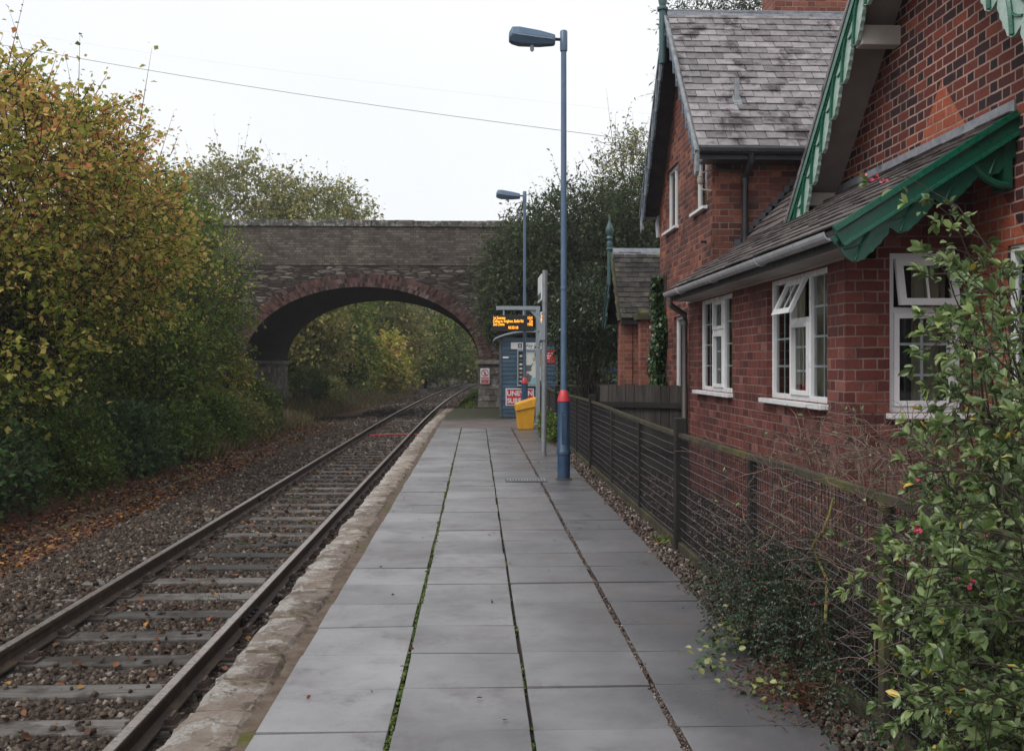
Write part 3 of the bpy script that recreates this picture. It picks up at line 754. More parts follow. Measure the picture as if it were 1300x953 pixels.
# old mossy timber edging on the left, and a red bar across the line
M['edging'] = mottled('edging', (0.05, 0.04, 0.032), (0.08, 0.06, 0.045), 7, 0.9, 0.2, 0.8, 0.01, 20, 0.3, c3=(0.09, 0.1, 0.03), c3s=3, c3t=(0.52, 0.62))
for a, b, lab in ((3.5, 12.9, 'nearest'), (13.1, 21.5, 'middle'), (24.2, 36.0, 'farthest')):
    mb = MB(); seg = np.linspace(a, b, 10); off = rs.normal(size=10) * 0.015; zo = -0.735 + rs.normal(size=10) * 0.012
    for k in range(9):
        p, q = seg[k], seg[k + 1]
        mb.hexa([(-6.0 + off[k], p, -0.9), (-5.89 + off[k], p, -0.9), (-5.89 + off[k + 1], q, -0.9), (-6.0 + off[k + 1], q, -0.9), (-6.0 + off[k], p, zo[k]), (-5.89 + off[k], p, zo[k] - 0.01), (-5.89 + off[k + 1], q, zo[k + 1] - 0.01), (-6.0 + off[k + 1], q, zo[k + 1])], 0.5)
    tag(mb.build('timber_edging', M['edging']), lab + ' length of low mossy timber edging half buried in leaf litter', 'edging', 'timber edging beside the track')
mb = MB(); mb.tube([(-3.9, 31.6, -0.62), (-3.5, 31.5, -0.655), (-2.7, 31.3, -0.60), (-1.62, 31.1, -0.60)], 0.022, 6)
tag(mb.build('red_cable', M['red_sign'], smooth=True), 'thin red cable laid across the track by the platform end', 'cable')

# ------------------------------------------------------------------ platform
def edge_x(y): return -1.33 + (0.0 if y < 27 else (y - 27) * 0.028)
mb = MB()
mb.box(-1.27, 1.52, -3, 36.2, -1.0, -0.035, 0.5)
tag(mb.build('platform_base', M['joint']), kind='structure')
cols = [(-0.952, -0.386), (-0.362, 0.232), (0.25, 0.862), (0.892, 1.505)]
mb = MB()
for ci, (a, b) in enumerate(cols):
    y = 5.515 - 0.583 * 12 + (0.004 * ci)
    while y < 24.8:
        y1 = min(y + 0.583, 24.95)
        g = random.uniform(0.004, 0.0085)
        z = [random.uniform(-0.005, 0.004) for _ in range(4)]; base_t = random.uniform(-0.004, 0.004); z = [q + base_t for q in z]
        jx = random.uniform(-0.005, 0.005); jl = random.uniform(-0.012, 0.004) if ci == 0 else 0
        chip = [random.uniform(0, 0.01) for _ in range(4)]
        x0, x1 = a + jx + jl, b + jx
        mb.hexa([(x0, y + g, -0.05), (x1, y + g, -0.05), (x1, y1 - g, -0.05), (x0, y1 - g, -0.05),
                 (x0, y + g, z[0]), (x1, y + g, z[1]), (x1, y1 - g, z[2]), (x0, y1 - g, z[3])])
        y = y1
tag(mb.build('platform_paving', M['paving'], bevel=0.003), kind='structure')

# edging stones
def coping_stones():
    mb = MB(); y = -2.9
    while y < 36.0:
        L = random.uniform(0.45, 1.0); y1 = min(y + L, 36.1)
        xe0, xe1 = edge_x(y) + random.uniform(-0.02, 0.015), edge_x(y1) + random.uniform(-0.02, 0.015)
        xi0 = -0.985 + random.uniform(-0.07, 0.0) + max(0, (y - 27) * 0.028); xi1 = -0.985 + random.uniform(-0.07, 0.0) + max(0, (y - 27) * 0.028)
        nu, nv = 9, 13
        vs = []
        rr = [random.uniform(0, 6) for _ in range(4)]
        tilt = random.uniform(-0.012, 0.012)
        for j in range(nv):
            fy = j / (nv - 1)
            for i in range(nu):
                fx = i / (nu - 1)
                e = min(fx, 1 - fx) * 0.35; e2 = min(fy, 1 - fy) * L
                rnd_ = -0.022 * math.exp(-min(e, e2) / 0.02) + (random.uniform(-0.02, 0.0) if fx == 1 else 0)
                X = (xe0 * (1 - fy) + xe1 * fy) * (1 - fx) + (xi0 * (1 - fy) + xi1 * fy) * fx
                Y = y + 0.013 + (L - 0.026) * fy + 0.012 * math.sin(9 * X + rr[3])
                X += 0.008 * math.sin(8 * fy + rr[0]) * (1 if fx in (0, 1) else 0.5) + (random.uniform(-0.006, 0.006) if fx == 0 else 0)
                Z = 0.0 + rnd_ + tilt * (fx - 0.5) + 0.006 * math.sin(13 * X + rr[1]) * math.sin(11 * Y + rr[2]) + random.uniform(-0.002, 0.002)
                vs.append((X, min(Y, 36.1), Z))
        n0 = len(vs)
        fs = [(j * nu + i, j * nu + i + 1, (j + 1) * nu + i + 1, (j + 1) * nu + i) for j in range(nv - 1) for i in range(nu - 1)]
        ring = [i for i in range(nu)] + [j * nu + nu - 1 for j in range(1, nv)] + [(nv - 1) * nu + i for i in range(nu - 2, -1, -1)] + [j * nu for j in range(nv - 2, 0, -1)]
        for i in ring: vs.append((vs[i][0], vs[i][1], -0.12))
        m = len(ring)
        for k in range(m):
            k2 = (k + 1) % m
            fs.append((ring[k2], ring[k], n0 + k, n0 + k2))
        mb.add(vs, fs)
        y = y1
    return mb
o = coping_stones().build('platform_edge', M['coping'], smooth=False); tag(o, kind='structure')
mb = MB()   # earth between edging and slabs, face wall below
mb.box(-1.30, -0.94, -3, 36.1, -0.3, -0.018, 0.5)
M['earth'] = mottled('earth', (0.09, 0.065, 0.05), (0.16, 0.125, 0.1), 9, 0.95, 0.1, 0.9, 0.02, 25, 0.1, c3=(0.085, 0.09, 0.022), c3s=2.6, c3t=(0.56, 0.66))
tag(mb.build('platform_edge_bedding', M['earth']), kind='structure')
mb = MB(); mb.box(-1.262, -1.20, -3, 36.15, -1.0, -0.125, 0.4)
tag(mb.build('platform_face', M['brick_block']), kind='structure')
mb = MB(); mb.box(-0.96, 2.3, 24.96, 36.15, -0.2, -0.008, 0.5)
tag(mb.build('platform_tarmac', M['tarmac']), kind='structure')

# gravel strip by the fence and beyond it
n = 15000
x = rs.uniform(1.5, 1.86, n); yy = 3 + 22 * rs.rand(n) ** 1.5
x2 = rs.uniform(1.8, 2.9, 9000) + 0.0; y2 = 6.5 + 9 * rs.rand(9000)
P = np.stack([np.r_[x, x2], np.r_[yy, y2], np.r_[rs.uniform(-0.05, -0.005, n), rs.uniform(-0.06, -0.02, 9000)]], -1)
P = P[(P[:, 0] < 1.87) | (rs.rand(len(P)) < 0.35)]
tag(stones('gravel', P, rs.uniform(0.014, 0.036, len(P)), M['gravel']), 'small brown gravel along the foot of the mesh fence', 'gravel', kind='stuff')

# moss tufts in slab joints
n = 5200
jx = rs.choice([-0.374, 0.241], n, p=[0.72, 0.28]) + rs.normal(size=n) * 0.008
jy = 4 + 21 * rs.rand(n) ** 1.3
P = np.stack([jx, jy, rs.uniform(-0.03, -0.004, n)], -1)
keep = vnoise(jx * 0 + 3, jy * 3.1) + rs.normal(size=n) * 0.3 > np.where(jx < 0, -0.5, 0.15)
tag(stones('joint_moss', P[keep], rs.uniform(0.008, 0.02, keep.sum()), M['grass_green']), 'bright moss growing in the joints between the paving slabs', 'moss', kind='stuff')

n = 9000
jx = 0.877 + rs.normal(size=n) * 0.008; jy = 4 + 21 * rs.rand(n) ** 1.4
keep = vnoise(jx * 0 + 1, jy * 2.3) + rs.normal(size=n) * 0.5 > -0.2
P = np.stack([jx, jy, rs.uniform(-0.03, 0.0, n)], -1)[keep]
tag(stones('joint_debris', P, rs.uniform(0.006, 0.016, len(P)), M['gravel']), 'brown grit and debris lying in the wide joint between paving slabs', 'grit', kind='stuff')

# fallen leaves
def scatter_leaves(name, label, x, y, z, L, rmin=0.0, rmax=1.0, group=None):
    n = len(x)
    P = np.stack([x, y, z], -1)
    a = rs.uniform(0, 6.28, n)
    D = np.stack([np.cos(a), np.sin(a), rs.normal(size=n) * 0.25], -1)
    N = np.array([0, 0, 1.0]) + rs.normal(size=(n, 3)) * 0.35
    s = L * rs.uniform(0.6, 1.3, n)
    return tag(leaves(name, P, D, N, s, s * 0.75, M['litter'], None, rs.uniform(rmin, rmax, n), 'leaf6'), label, 'fallen leaves', kind='stuff')
n = 22000
x = -5.1 - np.abs(rs.normal(size=n)) * 1.1; yy = 5 + 33 * rs.rand(n)
s2 = rs.rand(n) < 0.12; x = np.where(s2, rs.uniform(-5.6, -1.5, n), x)
scatter_leaves('leaf_litter', 'brown and orange fallen leaves on the ground beside the track', x, yy, gz(x, yy) + rs.uniform(0.01, 0.05, n), 0.065, 0, 0.97)
n = 150
x = rs.uniform(-1.3, 1.85, n); x = np.where(rs.rand(n) < 0.5, 1.45 + np.abs(rs.normal(size=n)) * 0.15, x); yy = rs.uniform(4.2, 22, n)
scatter_leaves('platform_leaves', 'few small fallen leaves scattered on the damp paving', x, yy, np.full(n, 0.012), 0.03, 0.0, 1.0)

# drain grate
t = thing('drain_grate', 'grey slotted drain grate set in the paving by the lamp base', 'drain', (0.66, 13.7, 0.0))
mb = MB(); mb.box(0.40, 0.96, 13.52, 13.88, -0.01, 0.004); mb.build('frame', M['black_paint'], t)
mb = MB()
for k in range(14): mb.box(0.42 + k * 0.039, 0.42 + k * 0.039 + 0.02, 13.54, 13.86, 0.0, 0.013)
mb.build('bars', M['galv'], t)

# ------------------------------------------------------------------ lamps
def lamp(x, y, label):
    t = thing('street_lamp', label, 'platform lamp', (x, y, 0), 'blue platform lamps')
    mb = MB(); mb.lathe(x, y, [(0.088, 0.0), (0.088, 0.34), (0.098, 0.35), (0.1, 0.385), (0.096, 0.4), (0.088, 0.41), (0.085, 1.09)], 24)
    mb.build('base_column', M['base_blue'], t, smooth=True)
    mb = MB(); mb.box(x - 0.035, x + 0.035, y - 0.0925, y - 0.083, 0.5, 0.95); mb.build('access_door', M['base_blue'], t, bevel=0.004)
    mb = MB(); mb.tube([(x, y - 0.098, 0.9), (x, y - 0.09, 0.9)], 0.008, 8); mb.build('door_lock', M['galv'], t)
    mb = MB(); mb.lathe(x, y, [(0.12, 0.0), (0.115, 0.012), (0.09, 0.02)], 16); mb.build('footing', M['joint'], t)
    mb = MB(); mb.lathe(x, y, [(0.09, 1.085), (0.09, 1.10), (0.05, 1.235), (0.046, 1.24)], 24); mb.build('red_collar', M['red_cone'], t, smooth=True)
    mb = MB(); mb.lathe(x, y, [(0.043, 1.2), (0.041, 3.5), (0.038, 5.98)], 16)
    mb.lathe(x, y, [(0.041, 2.62), (0.045, 2.63), (0.045, 2.66), (0.041, 2.67)], 16)
    mb.build('pole', M['lamp_blue'], t, smooth=True)
    mb = MB(); mb.lathe(x, y, [(0.05, 5.93), (0.052, 5.95), (0.052, 6.2), (0.04, 6.215)], 16); mb.build('pole_cap', M['lamp_blue'], t, smooth=True)
    mb = MB(); mb.tube([(x - 0.03, y, 6.09), (x - 0.13, y, 6.095)], 0.022, 10)
    mb.build('bracket', M['black_paint'], t, smooth=True)
    # lantern: tapered body, lower tray
    X0, X1 = x - 0.12, x - 0.76
    rings = [(X0, 6.02, 6.15, 0.07), (X0 - 0.03, 6.01, 6.16, 0.085), (x - 0.34, 6.00, 6.20, 0.125), (x - 0.62, 6.01, 6.245, 0.14), (x - 0.715, 6.035, 6.245, 0.125), (X1, 6.06, 6.17, 0.09)]
    vs = []; fs = []
    for (xx, zb, zt, hw) in rings:
        zm = (zb + zt) / 2 - 0.01
        vs += [(xx, y - hw * 0.6, zb), (xx, y - hw, zm - 0.015), (xx, y - hw, zm + 0.015), (xx, y - hw * 0.7, zt - 0.01), (xx, y, zt), (xx, y + hw * 0.7, zt - 0.01), (xx, y + hw, zm + 0.015), (xx, y + hw, zm - 0.015), (xx, y + hw * 0.6, zb)]
    m = 9
    for i in range(len(rings) - 1):
        for k in range(m):
            k2 = (k + 1) % m; fs.append((i * m + k, i * m + k2, (i + 1) * m + k2, (i + 1) * m + k))
    fs.append(tuple(range(m - 1, -1, -1))); fs.append(tuple(range((len(rings) - 1) * m, len(rings) * m)))
    mb = MB(); mb.add(vs, fs, 0.5); mb.build('lantern', M['lamp_blue'], t, bevel=0.008)
    mb = MB(); mb.tube([(x - 0.16, y - 0.1, 6.07), (x - 0.4, y - 0.135, 6.085), (x - 0.7, y - 0.14, 6.125)], 0.007, 6)
    mb.build('seam', M['galv_light'], t)
    mb = MB(); mb.tube([(x - 0.44, y - 0.02, 6.03), (x - 0.44, y - 0.02, 5.935), (x - 0.44, y - 0.02, 5.915)], [0.028, 0.028, 0.015], 12); mb.build('photocell', M['galv_light'], t, smooth=True)
    return t
lamp(1.21, 13.76, 'tall blue lamp post with red collar nearest the camera beside the mesh fence')
lamp(1.29, 26.6, 'farther blue lamp post rising behind the yellow grit bin')

# ------------------------------------------------------------------ sign post with flag sign
t = thing('sign_post', 'grey round post with a flag sign seen nearly edge on', 'sign post', (1.18, 17.4, 0))
mb = MB(); mb.tube([(1.18, 17.4, 0), (1.20, 17.4, 3.24)], 0.045, 14); mb.lathe(1.18, 17.4, [(0.052, 0), (0.052, 0.05)], 14); mb.build('post', M['galv'], t, smooth=True)
mb = MB(); mb.box(1.135, 1.16, 17.42, 18.35, 2.72, 3.18); mb.build('sign_panel', M['white_sign'], t, bevel=0.004)
mb = MB(); mb.box(1.131, 1.1335, 17.46, 18.31, 2.76, 2.86); mb.build('teal_band', M['teal'], t)
mb = MB(); mb.box(1.1, 1.2, 17.33, 17.36, 2.02, 2.32); mb.build('bracket_plate', M['galv_light'], t)

def text_on(parent, name, body, x, y, z, size, mat, depth=0.003, align='CENTER', sx=1.0, spacing=1.0, bold=0.0):
    """lettering facing -Y with its centre at x, baseline z"""
    cu = bpy.data.curves.new('lettering', 'FONT'); cu.body = body; cu.size = size; cu.align_x = align; cu.extrude = depth; cu.space_character = spacing; cu.offset = bold
    ob = bpy.data.objects.new('tmp', cu); C.objects.link(ob)
    dg = bpy.context.evaluated_depsgraph_get()
    me = bpy.data.meshes.new_from_object(ob.evaluated_get(dg))
    bpy.data.objects.remove(ob); bpy.data.curves.remove(cu)
    o = root_loc(parent)
    for v in me.vertices:
        v.co = (x + v.co.x * sx - o.x, y - v.co.z - o.y, z + v.co.y - o.z)
    me.materials.clear()
    return link_mesh(name, me, mat, parent)

# ------------------------------------------------------------------ gantry with departure display
GY = 26.2
t = thing('display_gantry', 'grey steel gantry holding the amber departure display over the platform', 'gantry', (1.62, GY, 0))
mb = MB(); mb.box(1.565, 1.675, GY - 0.055, GY + 0.055, 0, 3.02); mb.box(1.50, 1.74, GY - 0.12, GY + 0.12, 0, 0.02)
mb.build('post', M['galv_light'], t, bevel=0.006)
mb = MB(); mb.box(0.52, 1.68, GY - 0.05, GY + 0.05, 3.02, 3.12); mb.build('beam', M['galv_light'], t, bevel=0.006)
mb = MB(); mb.prism([(1.565, 3.02), (1.38, 3.02), (1.565, 2.83)], 'Y', GY - 0.01, GY + 0.01); mb.build('gusset', M['galv_light'], t)
t = thing('departure_display', 'black departure display with four lines of amber text hanging from the gantry', 'display', (0.96, GY, 2.6))
mb = MB(); mb.box(0.40, 1.52, GY - 0.11, GY + 0.11, 2.46, 2.88); mb.build('case', M['black_sign'], t, bevel=0.01)
mb = MB(); mb.box(0.70, 0.74, GY - 0.03, GY + 0.03, 2.88, 3.02); mb.box(1.22, 1.26, GY - 0.03, GY + 0.03, 2.88, 3.02); mb.build('hanger', M['galv_light'], t)
yf = GY - 0.117
ts = 0.105
for k, (a, b) in enumerate((('1st Swansea', '15:41'), ('Calling at, Knighton, Builth Rd', 'On'), ('2nd Crewe', '19:02'))):
    z0 = 2.775 - 0.085 * k
    text_on(t, 'amber_text', a, 0.44, yf, z0, ts, M['led'], 0.002, 'LEFT', sx=0.62, bold=0.0015)
    text_on(t, 'amber_text', b, 1.48, yf, z0, ts, M['led'], 0.002, 'RIGHT', sx=0.62, bold=0.0015)
text_on(t, 'amber_text', '10:33:18', 0.96, yf, 2.775 - 0.085 * 3, ts, M['led'], 0.002, 'CENTER', sx=0.75, bold=0.0015)
# small side display behind the sign post
t = thing('side_display', 'narrow white cased amber display seen edge on beside the sign post', 'display', (1.75, 26.9, 2.4))
mb = MB(); mb.box(1.72, 1.84, 26.75, 26.95, 2.40, 3.0); mb.build('case', M['white_sign'], t, bevel=0.02)
mb = MB()
for k in range(4): mb.box(1.745, 1.8, 26.742, 26.748, 2.86 - 0.1 * k, 2.92 - 0.1 * k)
mb.build('amber_text', M['led'], t)
mb = MB(); mb.tube([(1.675, 26.25, 2.7), (1.74, 26.8, 2.7)], 0.02, 8); mb.tube([(1.66, 26.25, 2.9), (1.74, 26.8, 2.9)], 0.02, 8); mb.build('arm', M['galv_light'], t)

# ------------------------------------------------------------------ waiting shelter and its signs
SY = 29.7
t = thing('waiting_shelter', 'dark blue boarded waiting shelter with a low curved roof by the bridge', 'shelter', (1.55, SY, 0))
mb = MB(); z = 0.02; k = 0
while z < 2.28:
    mb.hexa([(0.76, SY - 0.0, z), (2.36, SY - 0.0, z), (2.36, SY + 0.03, z), (0.76, SY + 0.03, z),
             (0.76, SY + 0.018, z + 0.118), (2.36, SY + 0.018, z + 0.118), (2.36, SY + 0.03, z + 0.118), (0.76, SY + 0.03, z + 0.118)])
    z += 0.125
mb.build('boarded_end', M['slat_blue'], t)
mb = MB(); mb.box(2.33, 2.37, SY + 0.03, SY + 2.9, 0, 2.3); mb.box(0.78, 2.33, SY + 2.86, SY + 2.9, 0, 2.3); mb.build('back_wall', M['slat_blue'], t)
for xx in (0.72, 2.40):
    mb = MB(); mb.box(xx - 0.035, xx + 0.035, SY - 0.03, SY + 0.05, -0.01, 2.32); mb.build('corner_post', M['lead_dark'], t, bevel=0.005)
mb = MB(); prof = [(0.55 + 2.0 * i / 14, 2.33 + 0.22 * math.sin(math.pi * (i / 14)) ** 0.8) for i in range(15)]
mb.prism(prof + [(a, b + 0.05) for a, b in prof[::-1]], 'Y', SY - 0.2, SY + 3.05); mb.build('roof', M['galv_light'], t)
mb = MB(); mb.box(0.72, 2.4, SY + 0.01, SY + 0.06, -0.02, 0.05); mb.build('sole_plate', M['fence_wood'], t)

def sign_board(name, label, cat, x0, x1, z0, z1, y, mat, border=None, bmat=None):
    t = thing(name, label, cat, ((x0 + x1) / 2, y, z0))
    mb = MB(); mb.box(x0, x1, y - 0.012, y, z0, z1); mb.build('board' if border is None else 'border', bmat or mat, t, bevel=0.002)
    if border:
        mb = MB(); mb.box(x0 + border, x1 - border, y - 0.016, y - 0.0125, z0 + border, z1 - border); mb.build('board', mat, t)
    return t
YS = SY - 0.005
t = sign_board('warning_sign', 'red UNEVEN SURFACE warning sign low on the blue shelter', 'sign', 0.875, 1.72, 0.36, 0.875, YS, M['red_sign'], 0.03, M['white_sign'])
text_on(t, 'lettering', 'UNEVEN', 1.3, YS - 0.018, 0.66, 0.2, M['white_sign'], 0.002, bold=0.006)
text_on(t, 'lettering', 'SURFACE', 1.3, YS - 0.018, 0.44, 0.2, M['white_sign'], 0.002, sx=0.92, bold=0.006)
t = sign_board('way_out_sign', 'long white Way out strip sign high on the shelter', 'sign', 1.03, 2.02, 2.045, 2.245, YS, M['white_sign'])
text_on(t, 'lettering', 'Way out', 1.66, YS - 0.014, 2.1, 0.15, M['black_sign'], 0.002)
mb = MB(); mb.box(1.24, 1.36, YS - 0.015, YS - 0.0125, 2.08, 2.21); mb.build('pictogram', M['black_sign'], t)
mb = MB(); mb.box(1.27, 1.29, YS - 0.018, YS - 0.0155, 2.1, 2.19); mb.box(1.31, 1.33, YS - 0.018, YS - 0.0155, 2.1, 2.19); mb.build('pictogram_mark', M['white_sign'], t)
t = sign_board('poster_case', 'grey framed glazed case of posters on the blue shelter wall', 'notice board', 1.215, 1.975, 0.94, 2.035, YS, M['lead'], 0.0)
mb = MB()
for (a, b, c, d) in ((1.215, 1.975, 0.94, 0.985), (1.215, 1.975, 1.99, 2.035), (1.215, 1.25, 0.985, 1.99), (1.94, 1.975, 0.985, 1.99), (1.40, 1.46, 0.985, 1.99)):
    mb.box(a, b, YS - 0.05, YS - 0.013, c, d)
mb.build('frame', M['galv_light'], t)
mb = MB(); mb.box(1.27, 1.385, YS - 0.02, YS - 0.013, 1.0, 1.96); mb.build('strip_poster', M['black_sign'], t)
mb = MB()
colr = random.Random(3)
for k in range(7):
    mb = MB(); mb.box(1.285, 1.37, YS - 0.024, YS - 0.0205, 1.06 + k * 0.125, 1.12 + k * 0.125); mb.build('poster_symbol', M['poster'], t)
mb = MB(); mb.box(1.48, 1.925, YS - 0.02, YS - 0.013, 1.0, 1.97); mb.build('poster', M['poster'], t)
t = sign_board('red_poster', 'small red and white notice at the shelter right edge', 'sign', 1.99, 2.34, 1.63, 2.02, YS, M['red_sign'])
mb = MB()
for k in range(3): mb.box(2.05, 2.28 - 0.05 * k, YS - 0.016, YS - 0.0125, 1.9 - 0.07 * k, 1.93 - 0.07 * k)
mb.build('lettering', M['white_sign'], t)
t = sign_board('small_label', 'tiny pale label on the left of the blue shelter', 'sign', 0.79, 0.96, 1.77, 1.82, YS, M['white_sign'])

# ------------------------------------------------------------------ yellow grit bin
t = thing('grit_bin', 'yellow plastic grit bin with sloping lid beside the shelter', 'grit bin', (1.2, 24.4, 0))
y0, y1 = 24.35, 25.1
def frus(mb, pb, pt, za, zb):
    (a0, a1, b0, b1), (c0, c1, d0, d1) = pb, pt
    mb.hexa([(a0, b0, za), (a1, b0, za), (a1, b1, za), (a0, b1, za), (c0, d0, zb[0]), (c1, d0, zb[1]), (c1, d1, zb[1]), (c0, d1, zb[0])])
mb = MB(); frus(mb, (1.03, 1.40, y0, y1), (0.985, 1.44, y0 - 0.03, y1 + 0.03), 0, (0.47, 0.56))
mb.box(1.10, 1.13, y0 - 0.015, y0 + 0.02, 0.03, 0.44); mb.box(1.31, 1.34, y0 - 0.015, y0 + 0.02, 0.03, 0.44)
mb.build('body', M['yellow'], t, bevel=0.02)
mb = MB()
P8 = [(0.965, y0 - 0.06, 0.445), (1.455, y0 - 0.06, 0.55), (1.455, y1 + 0.06, 0.55), (0.965, y1 + 0.06, 0.445), (0.955, y0 - 0.05, 0.62), (1.475, y0 - 0.05, 0.78), (1.475, y1 + 0.05, 0.78), (0.955, y1 + 0.05, 0.62)]
mb.hexa(P8); mb.build('lid', M['yellow'], t, bevel=0.02)

# ------------------------------------------------------------------ bridge
BY = 39.6; BD = 8.8; bcx = -4.5; ba = 4.6; bb = 2.9; bz0 = 1.75
t = thing('stone_bridge', 'old stone and brick road bridge with one wide arch over the track', 'bridge', (bcx, BY, 0))
def arc(off, n=64):
    pts = []
    for i in range(n + 1):
        th = math.pi * i / n
        pts.append((bcx + (ba + off) * math.cos(th), bz0 + (bb + off) * math.sin(th)))
    return pts
XL, XR = -22.0, 14.0
ext = arc(0.30)
mb = MB()
for i in range(len(ext) - 1):
    (xa, za), (xb, zb) = ext[i], ext[i + 1]
    mb.hexa([(xb, BY, zb), (xa, BY, za), (xa, BY + 0.6, za), (xb, BY + 0.6, zb), (xb, BY, 5.5), (xa, BY, 5.5), (xa, BY + 0.6, 5.5), (xb, BY + 0.6, 5.5)], 0.5)
mb.box(XL, bcx - ba - 0.3, BY, BY + 0.6, -0.6, 5.5, 0.5); mb.box(bcx + ba + 0.3, XR, BY, BY + 0.6, -0.6, 5.5, 0.5)
mb.build('spandrel_wall', M['rubble'], t); mb = MB()
for i in range(len(ext) - 1):
    (xa, za), (xb, zb) = ext[i], ext[i + 1]
    yb = BY + BD
    mb.hexa([(xb, yb - 0.6, zb), (xa, yb - 0.6, za), (xa, yb, za), (xb, yb, zb), (xb, yb - 0.6, 5.5), (xa, yb - 0.6, 5.5), (xa, yb, 5.5), (xb, yb, 5.5)], 0.5)
mb.box(XL, bcx - ba - 0.3, BY + BD - 0.6, BY + BD, -0.6, 5.5, 0.5); mb.box(bcx + ba + 0.3, XR, BY + BD - 0.6, BY + BD, -0.6, 5.5, 0.5)
mb.build('spandrel_wall', M['rubble'], t)
# vault
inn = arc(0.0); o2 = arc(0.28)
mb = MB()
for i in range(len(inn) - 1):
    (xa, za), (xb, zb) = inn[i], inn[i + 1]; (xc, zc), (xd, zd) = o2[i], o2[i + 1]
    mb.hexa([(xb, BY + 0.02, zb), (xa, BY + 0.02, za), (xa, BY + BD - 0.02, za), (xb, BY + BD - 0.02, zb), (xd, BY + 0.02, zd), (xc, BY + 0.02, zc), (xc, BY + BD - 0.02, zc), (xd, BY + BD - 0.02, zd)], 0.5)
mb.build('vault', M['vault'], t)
# road deck
mb = MB(); mb.box(XL, XR, BY + 0.6, BY + BD - 0.6, 5.0, 5.6, 0.5); mb.build('deck', M['tarmac'], t)
# arch ring voussoirs, brick on edge in two courses
mb = MB()
def earc(off, th): return (bcx + (ba + off) * math.cos(th), bz0 + (bb + off) * math.sin(th))
for a0, a1 in ((0.0, 0.165), (0.18, 0.345), (0.36, 0.52)):
    n = 150
    for i in range(n):
        t0 = math.pi * (i + 0.06) / n; t1 = math.pi * (i + 0.94) / n
        A = earc(a0, t0); B = earc(a0, t1); Cc = earc(a1, t1); Dd = earc(a1, t0)
        yo = BY - 0.05 - random.uniform(0, 0.015)
        mb.hexa([(A[0], yo, A[1]), (B[0], yo, B[1]), (B[0], BY + 0.3, B[1]), (A[0], BY + 0.3, A[1]), (Dd[0], yo, Dd[1]), (Cc[0], yo, Cc[1]), (Cc[0], BY + 0.3, Cc[1]), (Dd[0], BY + 0.3, Dd[1])])
mb.build('arch_ring', M['arch_brick'], t)
mb = MB()
for i in range(64):
    A = earc(0.005, math.pi * i / 64); B = earc(0.005, math.pi * (i + 1) / 64); Cc = earc(0.515, math.pi * (i + 1) / 64); Dd = earc(0.515, math.pi * i / 64)
    mb.hexa([(A[0], BY - 0.042, A[1]), (B[0], BY - 0.042, B[1]), (B[0], BY - 0.003, B[1]), (A[0], BY - 0.003, A[1]), (Dd[0], BY - 0.042, Dd[1]), (Cc[0], BY - 0.042, Cc[1]), (Cc[0], BY - 0.003, Cc[1]), (Dd[0], BY - 0.003, Dd[1])], 0.2)
mb.build('arch_mortar', M['mortar'], t)
# parapet, band, coping
mb = MB(); mb.box(XL, XR, BY - 0.02, BY + 0.42, 5.5, 7.03, 0.5); mb.build('parapet', M['brick_parapet'], t); mb = MB(); mb.box(XL, XR, BY + BD - 0.4, BY + BD + 0.02, 5.5, 7.03, 0.5); mb.build('parapet', M['brick_parapet'], t)
for ya, yb in ((BY - 0.09, BY + 0.5), (BY + BD - 0.48, BY + BD + 0.1)):
    mb = MB(); x = XL
    while x < XR:
        L = random.uniform(0.7, 1.1); zt = 7.28 + random.uniform(-0.012, 0.015)
        mb.box(x + 0.003, x + L - 0.003, ya, yb, 7.03, zt); x += L
    mb.build('coping', M['lichen_stone'], t, bevel=0.02)
for sx, nm in ((-1, 'left'), (1, 'right')):
    x0 = bcx + sx * ba
    mb = MB(); z = -0.75; xo = x0 + sx * 1.15
    while z < 1.58:      # coursed rough blocks
        h = random.uniform(0.14, 0.26)
        yy0 = BY - 0.12
        zz1 = min(z + h, 1.58)
        x = 0
        while x < 1.15:
            L = random.uniform(0.25, 0.55); j = random.uniform(-0.035, 0.03)
            xa = x0 + sx * x; xb = x0 + sx * min(x + L - 0.015, 1.15)
            mb.box(xa - (sx * 0.03 * (x == 0)) * random.random(), xb, yy0 - j, BY + 0.3, z + 0.008, zz1 - 0.008)
            x += L
        yv = BY + 0.31
        while yv < BY + BD:
            L = random.uniform(0.3, 0.6); j = random.uniform(-0.02, 0.04)
            mb.box(x0 - sx * j, x0 + sx * 0.3, yv, min(yv + L - 0.015, BY + BD), z + 0.008, zz1 - 0.008)
            yv += L
        z = zz1
    mb.box(x0 + sx * 0.03, x0 + sx * 1.12, BY - 0.06, BY + BD - 0.04, -0.8, 1.58, 0.2)
    mb.build('pier', M['stone'], t, bevel=0.018)
    mb = MB(); mb.box(x0 - sx * 0.09, x0 + sx * 1.25, BY - 0.22, BY + BD - 0.01, 1.585, 1.75); mb.build('impost', M['stone'], t, bevel=0.02)

